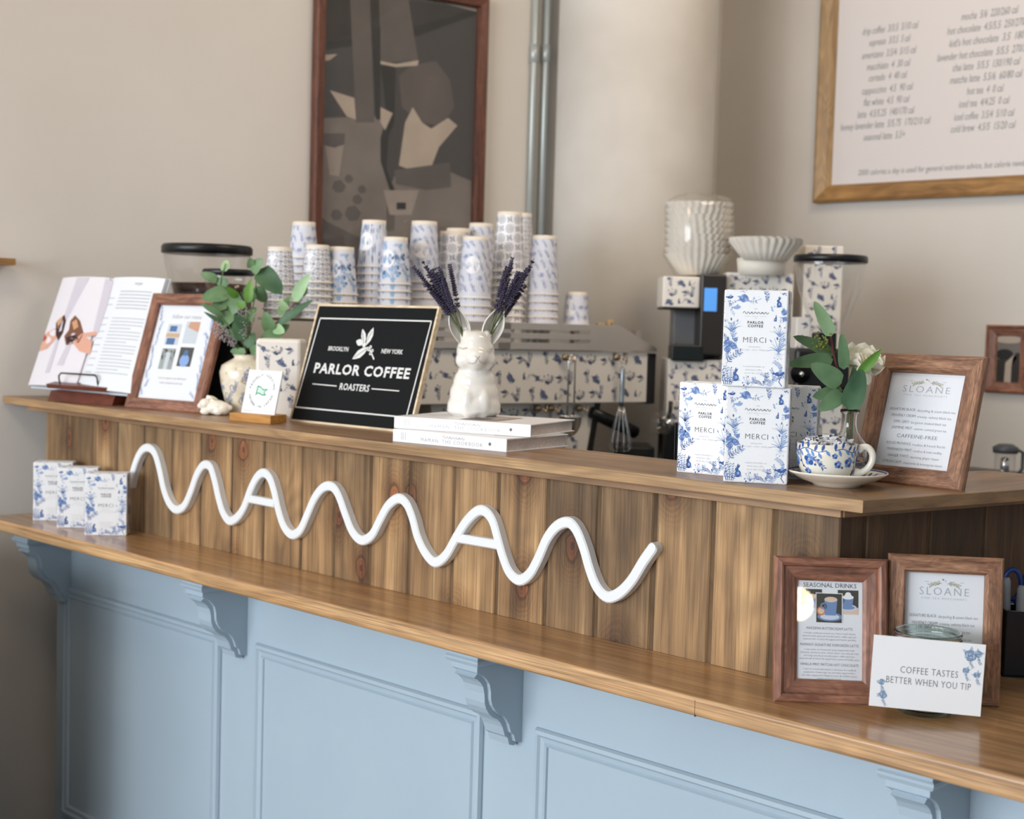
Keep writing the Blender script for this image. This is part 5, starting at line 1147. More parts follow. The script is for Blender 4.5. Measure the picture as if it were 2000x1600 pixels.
for i, (dx, dy, dz, r_, lab) in enumerate(((-.022, .004, .002, .015, 'leftmost wrapped sweet in the teacup, white with black print'), (.008, .012, .005, .016, 'rear wrapped sweet heaped highest in the teacup'), (.016, -.014, -.001, .014, 'front right wrapped sweet in the teacup, next to the rim'), (-.006, -.012, -.010, .015, 'wrapped sweet lying lowest between the others in the teacup'))):
    sweet(lab, top + rgt0 * dx + Vector((-rgt0.y, rgt0.x, 0)) * dy + Vector((0, 0, dz)), r_, i + 2)

# ------------------------------------------------------------------ tip jar and card
jf = toward(at(1805, 1405, z=ZL), .040); JC = Vector((jf.x, jf.y, ZL)); jd = (JC + Vector((0, 0, .1)) - CAM).dot(fwd); jp = F / jd
jr = 66 / jp; rimf = JC - Vector((0, 0, 0)); HJ = at(1806, 1232, depth=jd - 0).z - ZL
t = thing('tip_jar', 'empty clear glass jar behind the white tip card on the lower counter', 'jar', JC + Vector((0, 0, .0003)))
pj = [(0, .001), (.72, .001), (.80, .02), (.82, .07), (.86, .10), (.92, .16), (.94, .40), (.94, .72), (.88, .82), (.86, .88), (.96, .895), (.985, .915), (.95, .935), (.95, .955), (.985, .97), (.97, .995), (.93, 1.0), (.87, .985), (.83, .9), (.85, .80), (.90, .70), (.90, .2), (.80, .10), (.6, .06), (0, .055)]
MB().lathe([(r_ * jr, z_ * HJ) for r_, z_ in pj], 56).build('glass_body', M_glassg, t)
mT, w_, h_ = stand((1698, 1376), (1917, 1398), (1706, 1240), (1924, 1260), ZL + .012); fr_ = toward(at(1805, 1405, z=ZL), -.004)
tang = math.radians(34); cpos = at(1808, 1388, z=ZL + .0115)
cpos = JC - Vector((math.sin(-tang) * -1, math.cos(tang), 0)) * 0 + Vector((math.sin(tang), -math.cos(tang), 0)) * (jr * .96 + .0016) + Vector((0, 0, 0)); mT = basis(Vector((cpos.x, cpos.y, ZL)), tang)
inv = mT.inverted()
def onT(px, py): r = inv.to_3x3() @ ray(px, py); c = inv @ CAM; k_ = -c.y / r.y; p = c + r * k_; return p.x, p.z
c4 = [onT(*p) for p in ((1698, 1378), (1917, 1400), (1923.5, 1260), (1705.5, 1239))]
cw = ((c4[1][0] - c4[0][0]) + (c4[2][0] - c4[3][0])) / 2; chh = ((c4[3][1] - c4[0][1]) + (c4[2][1] - c4[1][1])) / 2; cxm = sum(c[0] for c in c4) / 4; czm = sum(c[1] for c in c4) / 4; roll_ = math.atan2(c4[1][1] - c4[0][1], c4[1][0] - c4[0][0])
t = thing('tip_card', 'white card reading COFFEE TASTES BETTER WHEN YOU TIP on the front of the jar', 'card', mtx=mT @ Matrix.Translation((cxm, 0, czm)) @ Matrix.Rotation(-roll_, 4, 'Y'))
cdp = MB().box((-cw / 2, -.0006, -chh / 2), (cw / 2, .0006, chh / 2)).build('card', M_card, t)
P = Print(); P.fit('COFFEE TASTES', -cw * .24, cw * .275, chh * .005, chh * .135, 2, weight=-.008, spacing=1.1); P.fit('BETTER WHEN YOU TIP', -cw * .36, cw * .395, -chh * .15, chh * .135, 2, weight=-.008, spacing=1.1)
r8 = random.Random(4)
for u, v, s_ in ((.37, .33, .11), (.44, .36, .07), (.34, .12, .06), (.44, .07, .06), (-.40, -.15, .06), (-.38, -.33, .075)):
    rose(P, cw * u, chh * v, chh * s_ * .72, 0, 1, r8); sprig(P, cw * u, chh * (v - s_ * .6), 4.9, chh * .10, 0, 1, r8, 4)
P.build('printed_text', [mat('slate_blue_ink', '#55749A', .6), mat('pale_slate_blue', '#A9BBD0', .6), M_ink], cdp, onfront(-.0006))

# pen pot at the right edge
PP0 = at(2006, 1285, z=ZL); PP0 = toward(PP0, .0)
PC = Vector((.140, .350, ZL)); pd_ = 0
t = thing('pen_pot', 'dark pen pot at the right edge of the lower counter', 'pen pot', PC + Vector((0, 0, .0003)), math.radians(40))
mb = MB(); mb.prism([(-.045, -.03), (.045, -.03), (.045, .03), (-.045, .03)], 0, .004)
for a_, b_ in (((-.045, -.03), (.045, -.028)), ((-.045, .028), (.045, .03)), ((-.045, -.03), (-.043, .03)), ((.043, -.03), (.045, .03))): mb.box((*a_, 0), (*b_, .105))
mb.build('pot', mat('smoked_plastic', '#17191D', .25), t); MB().tube([(-.045, -.03, .105), (.045, -.03, .105), (.045, .03, .105), (-.045, .03, .105)], .0012, 6, closed=True).build('rim', M_chrome, t)
def pen(label, dx, dy, h, r_, col, lx, ly):
    b_ = PC + Matrix.Rotation(math.radians(40), 3, 'Z') @ Vector((dx, dy, .005)); e_ = b_ + Vector((lx, ly, h)); d_ = (e_ - b_).normalized()
    mt = d_.to_track_quat('Z', 'Y').to_matrix().to_4x4(); mt.translation = b_; t = thing('marker_pen', label, 'pen', mtx=mt)
    MB().lathe([(0, 0), (r_, .001), (r_, h * .62), (r_ * .8, h * .63)], 14).build('barrel', col, t); MB().lathe([(r_ * 1.05, h * .6), (r_ * 1.05, h * .96), (r_ * .7, h), (0, h)], 14).build('cap', col, t)
pen('leftmost grey marker pen in the pen pot', -.036, -.012, .150, .006, mat('grey_pen', '#8F9399', .4), -.006, 0)
pen('light grey marker pen in the pen pot beside the scissors', -.022, -.020, .140, .0065, mat('grey_pen2', '#A3A7AC', .4), .002, 0)
pen('black pen on the right in the pen pot', .02, -.012, .15, .005, M_blk, .012, 0)
sc_p = PC + Matrix.Rotation(math.radians(40), 3, 'Z') @ Vector((-.012, .006, .02))
t = thing('scissors', 'scissors with blue handles standing in the pen pot', 'scissors', sc_p, math.radians(42))
for s_ in (-1, 1):
    mb = MB(); mb.prism([(s_ * .002, 0), (s_ * .008, .01), (s_ * .007, .085), (s_ * .001, .085)], -.001 + s_ * .0012, .001 + s_ * .0012, 'Y'); mb.build('blade', M_chrome, t)
    mb = MB(); mb.tube([(s_ * (.003 + .015 * (1 - math.cos(a_))), s_ * .0012, .115 + .026 * math.sin(a_)) for a_ in [i * 2 * PI / 20 - PI / 2 for i in range(20)]] if False else [(s_ * .016 + .0135 * math.cos(i * PI / 10), s_ * .0012, .122 + .024 * math.sin(i * PI / 10)) for i in range(20)], .0038, 8, closed=True); mb.tube([(s_ * .004, s_ * .0012, .078), (s_ * .010, s_ * .0012, .1)], .0045, 8); mb.build('handle', mat('blue_handle', '#1F3C7C', .3), t)

# ------------------------------------------------------------------ back counters
def cm(px, py, c): s_, z_ = atc(px, py, c); return s_, z_
RM = Matrix(((D2.x, -N2.x, 0, 0), (D2.y, -N2.y, 0, 0), (0, 0, 1, 0), (0, 0, 0, 1)))
def wallframe(c): m_ = RM.copy(); m_.translation = N2 * c; return m_       # local x along the wall, -y out of the wall
ZK = .918
t = thing('back_counter', 'dark back counter along the wall below the espresso machine', 'counter', mtx=wallframe(CW))
MB().box((.22, -.80, ZK - .03), (1.92, -.003, ZK)).build('worktop', mat('grey_worktop', '#57534E', .4), t, bevel=.002)
MB().box((.22, -.76, FL), (1.92, -.003, ZK - .03)).build('base_unit', mat('cabinet_dark', '#3A3836', .6), t)
t = thing('back_wall_counter', 'dark back counter along the wall below the menu board', 'counter', (0, 0, 0))
MB().prism([(-1.463, 1.25), (1.2, 1.25), (1.2, YB - .003), (-1.208, YB - .003)], ZK - .03, ZK - .001).build('worktop', mat('grey_worktop', '#57534E', .4), t, bevel=.002)
MB().prism([(-1.44, 1.28), (1.2, 1.28), (1.2, YB - .003), (-1.20, YB - .003)], FL, ZK - .03).build('base_unit', mat('cabinet_dark', '#3A3836', .6), t)

# ------------------------------------------------------------------ espresso machine
CMF = -1.70
FM = wallframe(CMF)
S0, S1 = -.150, atc(1279, 735, CMF)[0]; ZP0, ZP1 = atc(1100, 788, CMF)[1], atc(1100, 685, CMF)[1]
S0 = .0 + .06
t = thing('espresso_machine', 'espresso machine wrapped in blue and white floral print with a steel cup rail', 'espresso machine', mtx=FM)
sE = S1 - .028
MB().box((S0, 0, ZP0), (sE, .50, ZP1)).build('upper_body', mat('wrap_cream', '#E7E1D8', .45), t, bevel=.003)
ub = t.children[0]
MB().box((sE, -.004, ZP0 - .004), (S1, .50, ZP1 - .004)).build('end_trim', M_blk, t, bevel=.003)
MB().box((S0 - .028, -.004, ZP0 - .004), (S0, .50, ZP1 - .004)).build('end_trim', M_blk, t, bevel=.003)
P = Print(); toile(P, S0 + .01, ZP0 + .004, sE - S0 - .02, ZP1 - ZP0 - .008, .041, random.Random(21)); P.build('floral_wrap', [M_navy, M_slate], ub, lambda x, z, l: (max(S0 + .003, min(sE - .003, x)), -.00025 - l * .00006, max(ZP0 + .003, min(ZP1 - .003, z))))
sA, sB = S0 + .30, atc(1160, 850, CMF + -.03)[0]
lo = MB().prism([(sA, ZK + .0), (sB - .035, ZK), (sB, ZP0), (sA - .035, ZP0)], .03, .42, 'Y').build('pedestal', mat('wrap_cream', '#E7E1D8', .45), t)
P = Print(); toile(P, sA + .01, ZK + .004, sB - sA - .06, ZP0 - ZK - .008, .041, random.Random(22)); P.build('floral_wrap', [M_navy, M_slate], lo, lambda x, z, l: (x, .03 - .00025 - l * .00006, max(ZK + .003, min(ZP0 - .003, z))))
MB().prism([(sB - .035, ZK), (sB - .018, ZK), (sB + .017, ZP0), (sB, ZP0)], .024, .42, 'Y').build('edge_trim', M_blk, t)
ZT = atc(1100, 633, CMF)[1]; zr = ZP1 + .002
sR0, sR1 = atc(1200, 640, CMF)[0], atc(1277, 682, CMF)[0]
mb = MB(); hz = ZT - zr; y0_, y1_ = -.012, -.009
bars_ = [(0, .26), (.40, .62), (.74, 1.0)]
for a_, b_ in bars_: mb.box((S0 - .02, y0_, zr + hz * a_), (atc(1150, 650, CMF)[0], y1_, zr + hz * b_))
mb.box((atc(1150, 650, CMF)[0] - .001, y0_, zr), (sR0, y1_, ZT)); 
mb.prism([(sR0 - .001, zr), (sR1 + .004, zr), (sR1, zr + .010), (sR0 + .02, ZT - .004), (sR0 - .001, ZT)], y0_, y1_, 'Y')
for s_ in (.25, .55): mb.box((S0 + (sR0 - S0) * s_ - .02, y0_, zr), (S0 + (sR0 - S0) * s_ + .02, y1_, ZT))
mb.box((S0 - .02, y0_, zr), (S0 + .03, y1_, ZT)); mb.build('cup_rail', M_steel, t, bevel=.0006)
MB().box((S0 - .02, -.009, ZT - .012), (sR0, .50, ZT - .006)).build('cup_tray', M_steel, t)
for k_ in range(5): MB().box((S0 + .05 + k_ * .22, .01, ZP1), (S0 + .07 + k_ * .22, .03, ZT - .012)).build('tray_support', M_steel, t)
def hook(px, py, c=CMF):
    s_, z_ = atc(px, py, c); mb = MB(); mb.lathe([(0, 0), (.010, 0), (.010, .007), (.006, .010), (0, .010)], 16, xf=Matrix.Translation((s_ - .012, -.010 + (0 if c == CMF else .03), z_)) @ Matrix.Rotation(PI / 2, 4, 'X') @ Matrix.Translation((0, 0, -.0)))
    y_ = 0 if c == CMF else .03
    mb.tube([(s_ - .012, y_ - .008, z_), (s_, y_ - .022, z_ - .002), (s_ + .006, y_ - .026, z_ - .010), (s_ + .012, y_ - .024, z_ + .002), (s_ + .011, y_ - .020, z_ + .010)], .0026, 8); mb.build('hook', M_brass, t); return s_, z_
hk1 = hook(1106, 698); hk2 = hook(1206, 698)
for p in ((1052, 797), (1077, 797), (1132, 797)): hook(*p, CMF - .03)
# group handle and steam knob at the right, low
pA, pB = atc(1182, 818, CMF - .02), atc(1244, 846, CMF - .02)
mb = MB(); mb.tube([(pA[0] - .05, .02, pA[1] + .02), (pA[0], .02, pA[1]), (pA[0] + (pB[0] - pA[0]) * .5, .02, (pA[1] + pB[1]) / 2), (pB[0] - .006, .02, pB[1] + .002), (pB[0], .02, pB[1])], [.016, .018, .019, .018, .010], 14); mb.build('portafilter_handle', M_blk, t)
# hanging strainer and whisk
s_, z_ = hk1
zA = atc(1105, 812, CMF)[1]; zBm = atc(1110, 868, CMF)[1]
ts = thing('hanging_strainer', 'round wire strainer hanging by two long rods from the espresso machine', 'strainer', mtx=FM @ Matrix.Translation((s_, -.026, 0)))
for dx in (-.010, .012): MB().tube([(dx * .6, 0, z_ + .003), (dx, 0, z_ - .01), (dx, 0, zA)], .0024, 8).build('rod', M_chrome, ts)
MB().tube([(-.006, 0, z_ + .003), (.002, 0, z_ + .007), (.0072, 0, z_ + .003)], .0024, 8).build('rod_loop', M_chrome, ts)
mb = MB(); rS = .036; mb.tube([(.002 + rS * math.cos(a_), .0 + .018 * math.sin(a_), zA + .002 * math.cos(2 * a_)) for a_ in [i * PI / 12 for i in range(24)]], .003, 8, closed=True); mb.build('rim', M_chrome, ts)
mb = MB(); mb.lathe([(rS * math.cos(a_) if a_ < 1.57 else .0005, -rS * 1.55 * math.sin(a_)) for a_ in [i * PI / 20 for i in range(11)]], 28, xf=Matrix.Translation((.002, 0, zA)) @ Matrix.Diagonal((1, .5, 1, 1))); mb.build('mesh_bowl', clear('fine_mesh', '#B9B2A8', .3, .15), ts)
s_, z_ = hk2; tw = thing('whisk', 'steel balloon whisk hanging from the espresso machine', 'whisk', mtx=FM @ Matrix.Translation((s_ - .002, -.028, 0)))
z1_, z2_ = atc(1206, 718, CMF)[1], atc(1203, 790, CMF)[1]; z3_ = atc(1200, 880, CMF)[1]
MB().tube([(.006 * math.cos(a_), 0, z_ - .008 + .010 * math.sin(a_)) for a_ in [i * PI / 8 for i in range(16)]], .0014, 6, closed=True).build('ring', M_chrome, tw)
MB().tube([(0, 0, z1_ + .004), (0, 0, z1_ - .004), (0, 0, (z1_ + z2_) / 2), (0, 0, z2_ + .01), (0, 0, z2_)], [.003, .0065, .0072, .0065, .008], 12).build('handle', mat('satin_steel', '#9FA6AC', .3, 1), tw)
mb = MB(); Lw = z2_ - z3_
for k_ in range(5):
    a_ = PI * k_ / 5; pts = []
    for i in range(21):
        u = i / 20 * 2 - 1; x_ = .030 * math.sin(u * PI / 2) * (1 - .25 * (1 - abs(u))) if True else 0; f_ = abs(u)
        zz = z2_ - Lw * (1 - f_ ** 2.6) ; rad = .031 * (1 - f_ ** 3) * (1 if True else 0) * min(1, (1 - f_) * 3.2 + .0) ** .5 * (1 if u > 0 else -1) if f_ > .0 else 0
        rad = (.030 * math.sin(min(1, (1 - f_) * 1.0) * PI * .5 + 0) ** 0) * 0 + .030 * (1 if u > 0 else -1) * (math.sin(PI * f_ ** .9) ** .8) + (.005 * f_ ** 6) * (1 if u > 0 else -1)
        pts.append((rad * math.cos(a_), rad * math.sin(a_), zz))
    mb.tube(pts, .0011, 6)
mb.build('wire_balloon', M_chrome, tw)
# little wooden letter blocks on the machine
for i, (px, w_, h_, lab) in enumerate(((1172, .022, .012, 'low wooden letter block lying on the espresso machine right of the cups'), (1191, .018, .022, 'upright wooden letter block on the espresso machine, rightmost'))):
    s_, _ = atc(px, 630, CMF - .10); tt = thing('letter_block', lab, 'letter block', mtx=FM @ Matrix.Translation((s_, .10, ZT - .0058)))
    b_ = MB().box((-w_ / 2, -.008, 0), (w_ / 2, .008, h_)).build('block', M_wood2, tt, bevel=.002); P = Print(); P.text('on'[i], 0, h_ * .2, h_ * .8, 0); P.build('printed_letter', [M_inkd], b_, onfront(-.008))

# ------------------------------------------------------------------ paper cups
def ribbed(name, stripe):
    if name in MC: return MC[name]
    m_ = mat(name, '#F0F0F3', .5); nt = m_.node_tree; L = nt.links; b = nt.nodes['Principled BSDF']
    tc = nd(nt, 'ShaderNodeTexCoord'); sx = nd(nt, 'ShaderNodeSeparateXYZ'); L.new(tc.outputs['Object'], sx.inputs[0])
    at_ = nd(nt, 'ShaderNodeMath', operation='ARCTAN2'); L.new(sx.outputs[0], at_.inputs[0]); L.new(sx.outputs[1], at_.inputs[1])
    mu = nd(nt, 'ShaderNodeMath', operation='MULTIPLY'); L.new(at_.outputs[0], mu.inputs[0]); mu.inputs[1].default_value = 44
    sn = nd(nt, 'ShaderNodeMath', operation='SINE'); L.new(mu.outputs[0], sn.inputs[0])
    r = ramp(nt, [(.30, stripe), (.62, '#F0F0F3')]); mr = nd(nt, 'ShaderNodeMapRange'); L.new(sn.outputs[0], mr.inputs[0]); mr.inputs[1].default_value = -1; L.new(mr.outputs[0], r.inputs[0]); L.new(r.outputs[0], b.inputs['Base Color'])
    bp = nd(nt, 'ShaderNodeBump', i_Strength=.8, i_Distance=.0008); L.new(mr.outputs[0], bp.inputs['Height']); L.new(bp.outputs[0], b.inputs['Normal']); return m_
M_rib = ribbed('ripple_paper', '#C3C9DC')
SIZES = {'S': (.030, .040, .098), 'M': (.031, .043, .124), 'L': (.034, .046, .166)}
def pattern(P, kind, Wc, H, rg, R1):
    # x: arc length on the mean radius, y: height
    if kind == 'twigs':
        n = 11
        for i in range(n):
            for j in range(max(2, round(H / .030))):
                x = (i + .5 * (j % 2) + .3 * rg.random()) * Wc / n; y = .010 + j * .030 + .008 * rg.random()
                if y > H - .022: continue
                if rg.random() < .6: sprig(P, x, y, 1.2 + rg.random() * .9, .024, 0, 1, rg, 5, .30, .8)
                else: rose(P, x, y + .01, .0055, 0, 1, rg); sprig(P, x, y, 2.2, .014, 0, 1, rg, 3)
    elif kind == 'ornate' or kind == 'lattice':
        st = .0125 if kind == 'lattice' else .0255; n = round(Wc / st); st = Wc / n
        for j in range(int((H - .012) / st) + 1):
            for i in range(n):
                x, y = (i + .5) * st, .006 + (j + .5) * st
                if y > H - .010: continue
                lw = st * (.085 if kind == 'lattice' else .06)
                if (i + j) % 2:
                    for k_ in range(6 if kind == 'ornate' else 4): leafb(P, x + st * .07 * math.cos(k_ * PI / (3 if kind == 'ornate' else 2)), y + st * .07 * math.sin(k_ * PI / (3 if kind == 'ornate' else 2)), k_ * PI / (3 if kind == 'ornate' else 2), st * .27, st * .09, 0, 1)
                    P.ring(x, y, st * .44, lw * .8, 0, 14)
                else:
                    for k_ in range(4):
                        a_ = k_ * PI / 2 + PI / 4; cx_, cy_ = x + st * .25 * math.cos(a_), y + st * .25 * math.sin(a_)
                        P.stroke([(cx_ + st * .13 * (1 - q_ / 14) * math.cos(a_ + q_ * .55), cy_ + st * .13 * (1 - q_ / 14) * math.sin(a_ + q_ * .55)) for q_ in range(11)], lw, 0)
                    leafb(P, x, y, 0, st * .2, st * .1, 0, 1); leafb(P, x, y, PI, st * .2, st * .1, 0, 1)
    elif kind == 'dashes':
        for i in range(44):
            x = i * Wc / 44; y = .008
            while y < H - .014:
                L_ = .008 + .024 * rg.random(); L_ = min(L_, H - .01 - y)
                if rg.random() < .6: leafb(P, x, y, PI / 2 + (rg.random() - .5) * .12, L_, .0030, 0 if rg.random() < .55 else 2, 1)
                y += L_ * .8 + .004
    elif kind == 'blots':
        for _ in range(90):
            x, y = rg.random() * Wc, .012 + rg.random() * (H - .030); k_ = rg.choice((0, 2, 2, 1))
            for q_ in range(4): P.disc(x + rg.gauss(0, .003), y + rg.gauss(0, .004), .0022 + .002 * rg.random(), k_, 7, 1, .003 + .002 * rg.random())
            if _ % 3 == 0: sprig(P, x, y, rg.random() * 3, .018, 2, 1, rg, 4)
CM = {}
def cup_mesh(size, kind, sticker):
    key = (size, kind, sticker)
    if key in CM: return CM[key]
    r1, r2, H = SIZES[size]; mb = MB()                       # upside down: rim (r2) at z=0
    prof = [(0, H - .006), (r1 * .88, H - .006), (r1 * .92, H), (r1, H), (r1 + .0004, H - .010)]
    mb.lathe(prof, 40, 1); mb.lathe([(r1 + .0004, H - .010), (r2 - .0015, .0045)], 40, 0)
    mb.lathe([(r2 - .0015, .0045), (r2 + .0008, .0040), (r2 + .0016, .0022), (r2 + .0008, .0004), (r2 - .0008, .0004), (r2 - .0030, .005), (r1 - .002, H - .008)], 40, 1)
    rg_ = random.Random(hash(kind) % 7 + 5 if False else {'twigs': 1, 'ornate': 2, 'lattice': 3, 'dashes': 4, 'blots': 5}[kind]); P = Print(); Rm = (r1 + r2) / 2; Wc = 2 * PI * Rm
    pattern(P, kind, Wc, H, rg_, r1)
    if sticker: 
        P.disc(Wc * .25, H * .54, .0215, 3, 26, 6, .0245); P.ring(Wc * .25, H * .54, .0215, .0005, 1, 26, 7, .0245)
        P.rect(Wc * .25 - .012, H * .52 - .0004, Wc * .25 + .012, H * .52 + .0004, 1, 5)
    P.v = [(x, min(max(y, .006), H - .011), l) for x, y, l in P.v]
    vs = []
    for x, y, l in P.v:
        r_ = r2 - .0015 + (r1 - r2 + .0019) * (y - .0045) / (H - .0145) + .00045 + l * .00006; a_ = x / Rm; vs.append((r_ * math.cos(a_), r_ * math.sin(a_), y))
    o = len(mb.v); mb.v += vs; mb.f += [tuple(i + o for i in f) for f in P.f]; mb.m += [m_ + 2 for m_ in P.m]; mb.sm += [False] * len(P.f)
    me = bpy.data.meshes.new('paper_cup'); me.from_pydata(mb.v, [], mb.f)
    for x in (M_rib if kind in ('twigs', 'blots', 'dashes') else M_cupw, M_rim, M_navy if kind in ('ornate', 'lattice') else mat('violet_blue_ink', '#7A84AE', .5) if kind == 'twigs' else mat('deep_blue_ink', '#4A648C', .5), mat('pale_violet_ink', '#B7C0DA', .5), mat('cornflower_ink', '#8FB0D2', .5), M_cupw): me.materials.append(x)
    me.polygons.foreach_set('material_index', mb.m); me.polygons.foreach_set('use_smooth', mb.sm); me.update(); CM[key] = me; return me
STK = [ # px centre, y of top, y of first rim, size, pattern, sticker, c offset, words, angle
    (547, 483, 588, 'S', 'lattice', 1, -1.88, 'leftmost stack on the espresso machine'),
    (594, 434, 508, 'S', 'twigs', 0, -2.00, 'tall stack second from the left'),
    (620, 479, 560, 'S', 'lattice', 1, -1.84, 'third stack from the left'),
    (668, 483, 576, 'M', 'blots', 1, -1.84, 'stack left of the dashed blue cups'),
    (731, 431, 528, 'M', 'dashes', 1, -1.86, 'stack with vertical blue dashes'),
    (773, 464, 562, 'M', 'blots', 1, -1.80, 'stack right of the dashed blue cups'),
    (829, 433, 562, 'L', 'twigs', 1, -1.86, 'tall stack behind the left lavender bunch'),
    (884, 453, 590, 'L', 'ornate', 0, -1.88, 'dark ornate stack between the lavender bunches'),
    (896, 447, 590, 'L', 'lattice', 0, -2.02, 'stack mostly hidden behind the dark ornate cups'),
    (940, 437, 560, 'L', 'twigs', 0, -2.02, 'rear stack just left of the tallest cups'),
    (929, 463, 590, 'L', 'twigs', 1, -1.77, 'front stack directly above the white rabbit vase'),
    (996, 415, 541, 'L', 'ornate', 0, -1.82, 'tallest dark ornate stack'),
    (1016, 417, 541, 'L', 'lattice', 0, -1.98, 'stack hidden behind the tallest ornate cups'),
    (1063, 461, 584, 'L', 'twigs', 0, -1.80, 'stack right of the tallest ornate cups'),
    (1127, 554, 640, 'S', 'twigs', 1, -1.80, 'single cup at the right end of the row')]
ORD = ['top', 'second', 'third', 'fourth', 'fifth', 'sixth', 'seventh', 'eighth', 'ninth', 'tenth', 'eleventh', 'twelfth', 'thirteenth', 'fourteenth', 'fifteenth', 'sixteenth']
ZTT = ZT - .006
for px, yt, yr, sz_, kind, stk, c, words in STK:
    r1, r2, H = SIZES[sz_]; s_, zt_ = atc(px, yt + 4, c); d_ = (N2 * c + D2 * s_ + Vector((0, 0, 1.4)) - CAM).dot(fwd)
    s_, zt_ = atc(px, yt, c); me = cup_mesh(sz_, kind, stk); tot = zt_ - ZTT; pitch = .0195
    n = max(1, round((tot - H) / pitch) + 1)
    if 'single' in words: n = 1
    pit = (tot - H) / (n - 1) if n > 1 else 0
    ang0 = math.atan2(CAM.y - (N2 * c + D2 * s_).y, CAM.x - (N2 * c + D2 * s_).x); sc_ = 1.0
    for k_ in range(n):
        o = bpy.data.objects.new('paper_cup', me); COL.objects.link(o); zz = zt_ - H - k_ * pit if n > 1 else ZTT
        p = N2 * c + D2 * s_
        o.location = (p.x, p.y, max(zz, ZTT) + .0002); o.rotation_euler = (0, 0, ang0 - .62 - PI / 2 + (0 if k_ == 0 else .0) + (.45 if stk and px in (929, 829) else 0))
        what = {'twigs': 'pale ribbed paper cup', 'lattice': 'small lattice paper cup', 'ornate': 'ornate paper cup', 'dashes': 'dashed paper cup', 'blots': 'blue blotched paper cup'}[kind]
        lab = '%s, %s' % (what, words) if n == 1 else '%s, %s in the %s' % (what, ORD[min(k_, 15)], words)
        tag(o, lab, 'cup', 'upside down paper cups stacked on the espresso machine')

# ------------------------------------------------------------------ grinders and filters (built facing the viewer's side of the corner)
M_wrapc = mat('wrap_cream', '#E7E1D8', .45); GA = YAW
def gthing(name, label, cat, px, dep, z=ZK, rz=GA):
    p = at(px, 800, depth=dep); t_ = thing(name, label, cat, (p.x, p.y, z), rz); t_['_'] = 0; del t_['_']; return t_, (Vector((p.x, p.y, z)), dep)
def loc(org, px, py):                         # pixel -> local (x, z) on the plane facing the viewer through org
    o, dep = org; p = at(px, py, depth=dep) - o; c_, s_ = math.cos(GA), math.sin(GA); return p.x * c_ + p.y * s_, p.z
def gbox(t, org, nm, x0, y0, x1, y1, m_, d0=0, d1=.12, bevel=.004, wrap=False, seed=1):
    a_ = loc(org, x0, y1); b_ = loc(org, x1, y0)
    if y1 >= 800 and y1 not in (826,): a_ = (a_[0], .001)
    bxo = MB().box((a_[0], d0, a_[1]), (b_[0], d1, b_[1])).build(nm, m_, t, bevel=bevel)
    if wrap: P = Print(); toile(P, a_[0] + .004, a_[1] + .004, b_[0] - a_[0] - .008, b_[1] - a_[1] - .008, .032, random.Random(seed)); P.build('floral_wrap', [M_navy, M_slate], bxo, lambda x, z, l: (max(a_[0] + .002, min(b_[0] - .002, x)), d0 - .00025 - l * .00006, max(a_[1] + .002, min(b_[1] - .002, z))))
    return bxo
t, og = gthing('batch_grinder', 'tall coffee grinder in floral wrap with a black column and blue screen', 'grinder', 1400, 4.05)
gbox(t, og, 'head', 1292, 542, 1366, 600, M_wrapc, 0, .16, wrap=True, seed=3); gbox(t, og, 'head_base', 1293, 600, 1365, 604, M_blk, 0, .16)
gbox(t, og, 'display_column', 1362, 538, 1414, 692, mat('brown_black_plastic', '#2A2624', .35), -.03, .10)
a_ = loc(og, 1370, 608); b_ = loc(og, 1396, 564); dc = t.children[-1]
MB().box((a_[0], -.032, a_[1]), (b_[0], -.0302, b_[1])).build('screen', mat('blue_screen', (.08, .27, .66, 1), .3, emit=.55), dc)
gbox(t, og, 'body', 1406, 536, 1548, 900, M_wrapc, .0, .22, wrap=True, seed=4); gbox(t, og, 'rear_body', 1320, 604, 1410, 700, mat('grey_panel', '#77787A', .5), .10, .2)
gbox(t, og, 'portafilter_fork', 1308, 674, 1372, 704, mat('teal_black', '#131B1D', .3), -.03, .06); gbox(t, og, 'lower_body', 1300, 704, 1420, 826, M_wrapc, -.01, .2, wrap=True, seed=5); gbox(t, og, 'base', 1298, 826, 1430, 905, M_blk, -.01, .2)
pk = loc(og, 1306, 800); mb = MB(); mb.tube([(loc(og, 1307, 782)[0], -.04, loc(og, 1307, 782)[1]), (pk[0], -.04, pk[1]), (loc(og, 1302, 815)[0], -.05, loc(og, 1302, 815)[1])], .006, 8); mb.build('lever', M_blk, t)
t2, o2 = gthing('glass_pitcher', 'round clear glass carafe beside the batch grinder', 'pitcher', 1290, 3.95); c_ = loc(o2, 1292, 826)
MB().ball((c_[0], 0, c_[1]), (.038, .038, .034), 0, 24, 16).build('glass_bowl', M_thin, t2); MB().tube([(c_[0] + .012, -.036, c_[1] + .004), (c_[0] + .020, -.052, c_[1] + .002)], .011, 12).build('knob', M_chrome, t2)
MB().lathe([(0, 0), (.028, 0), (.024, .01), (.006, .016), (.006, c_[1] - .030), (.020, c_[1] - .030)], 20, xf=Matrix.Translation((c_[0], 0, 0))).build('foot', M_blk, t2)
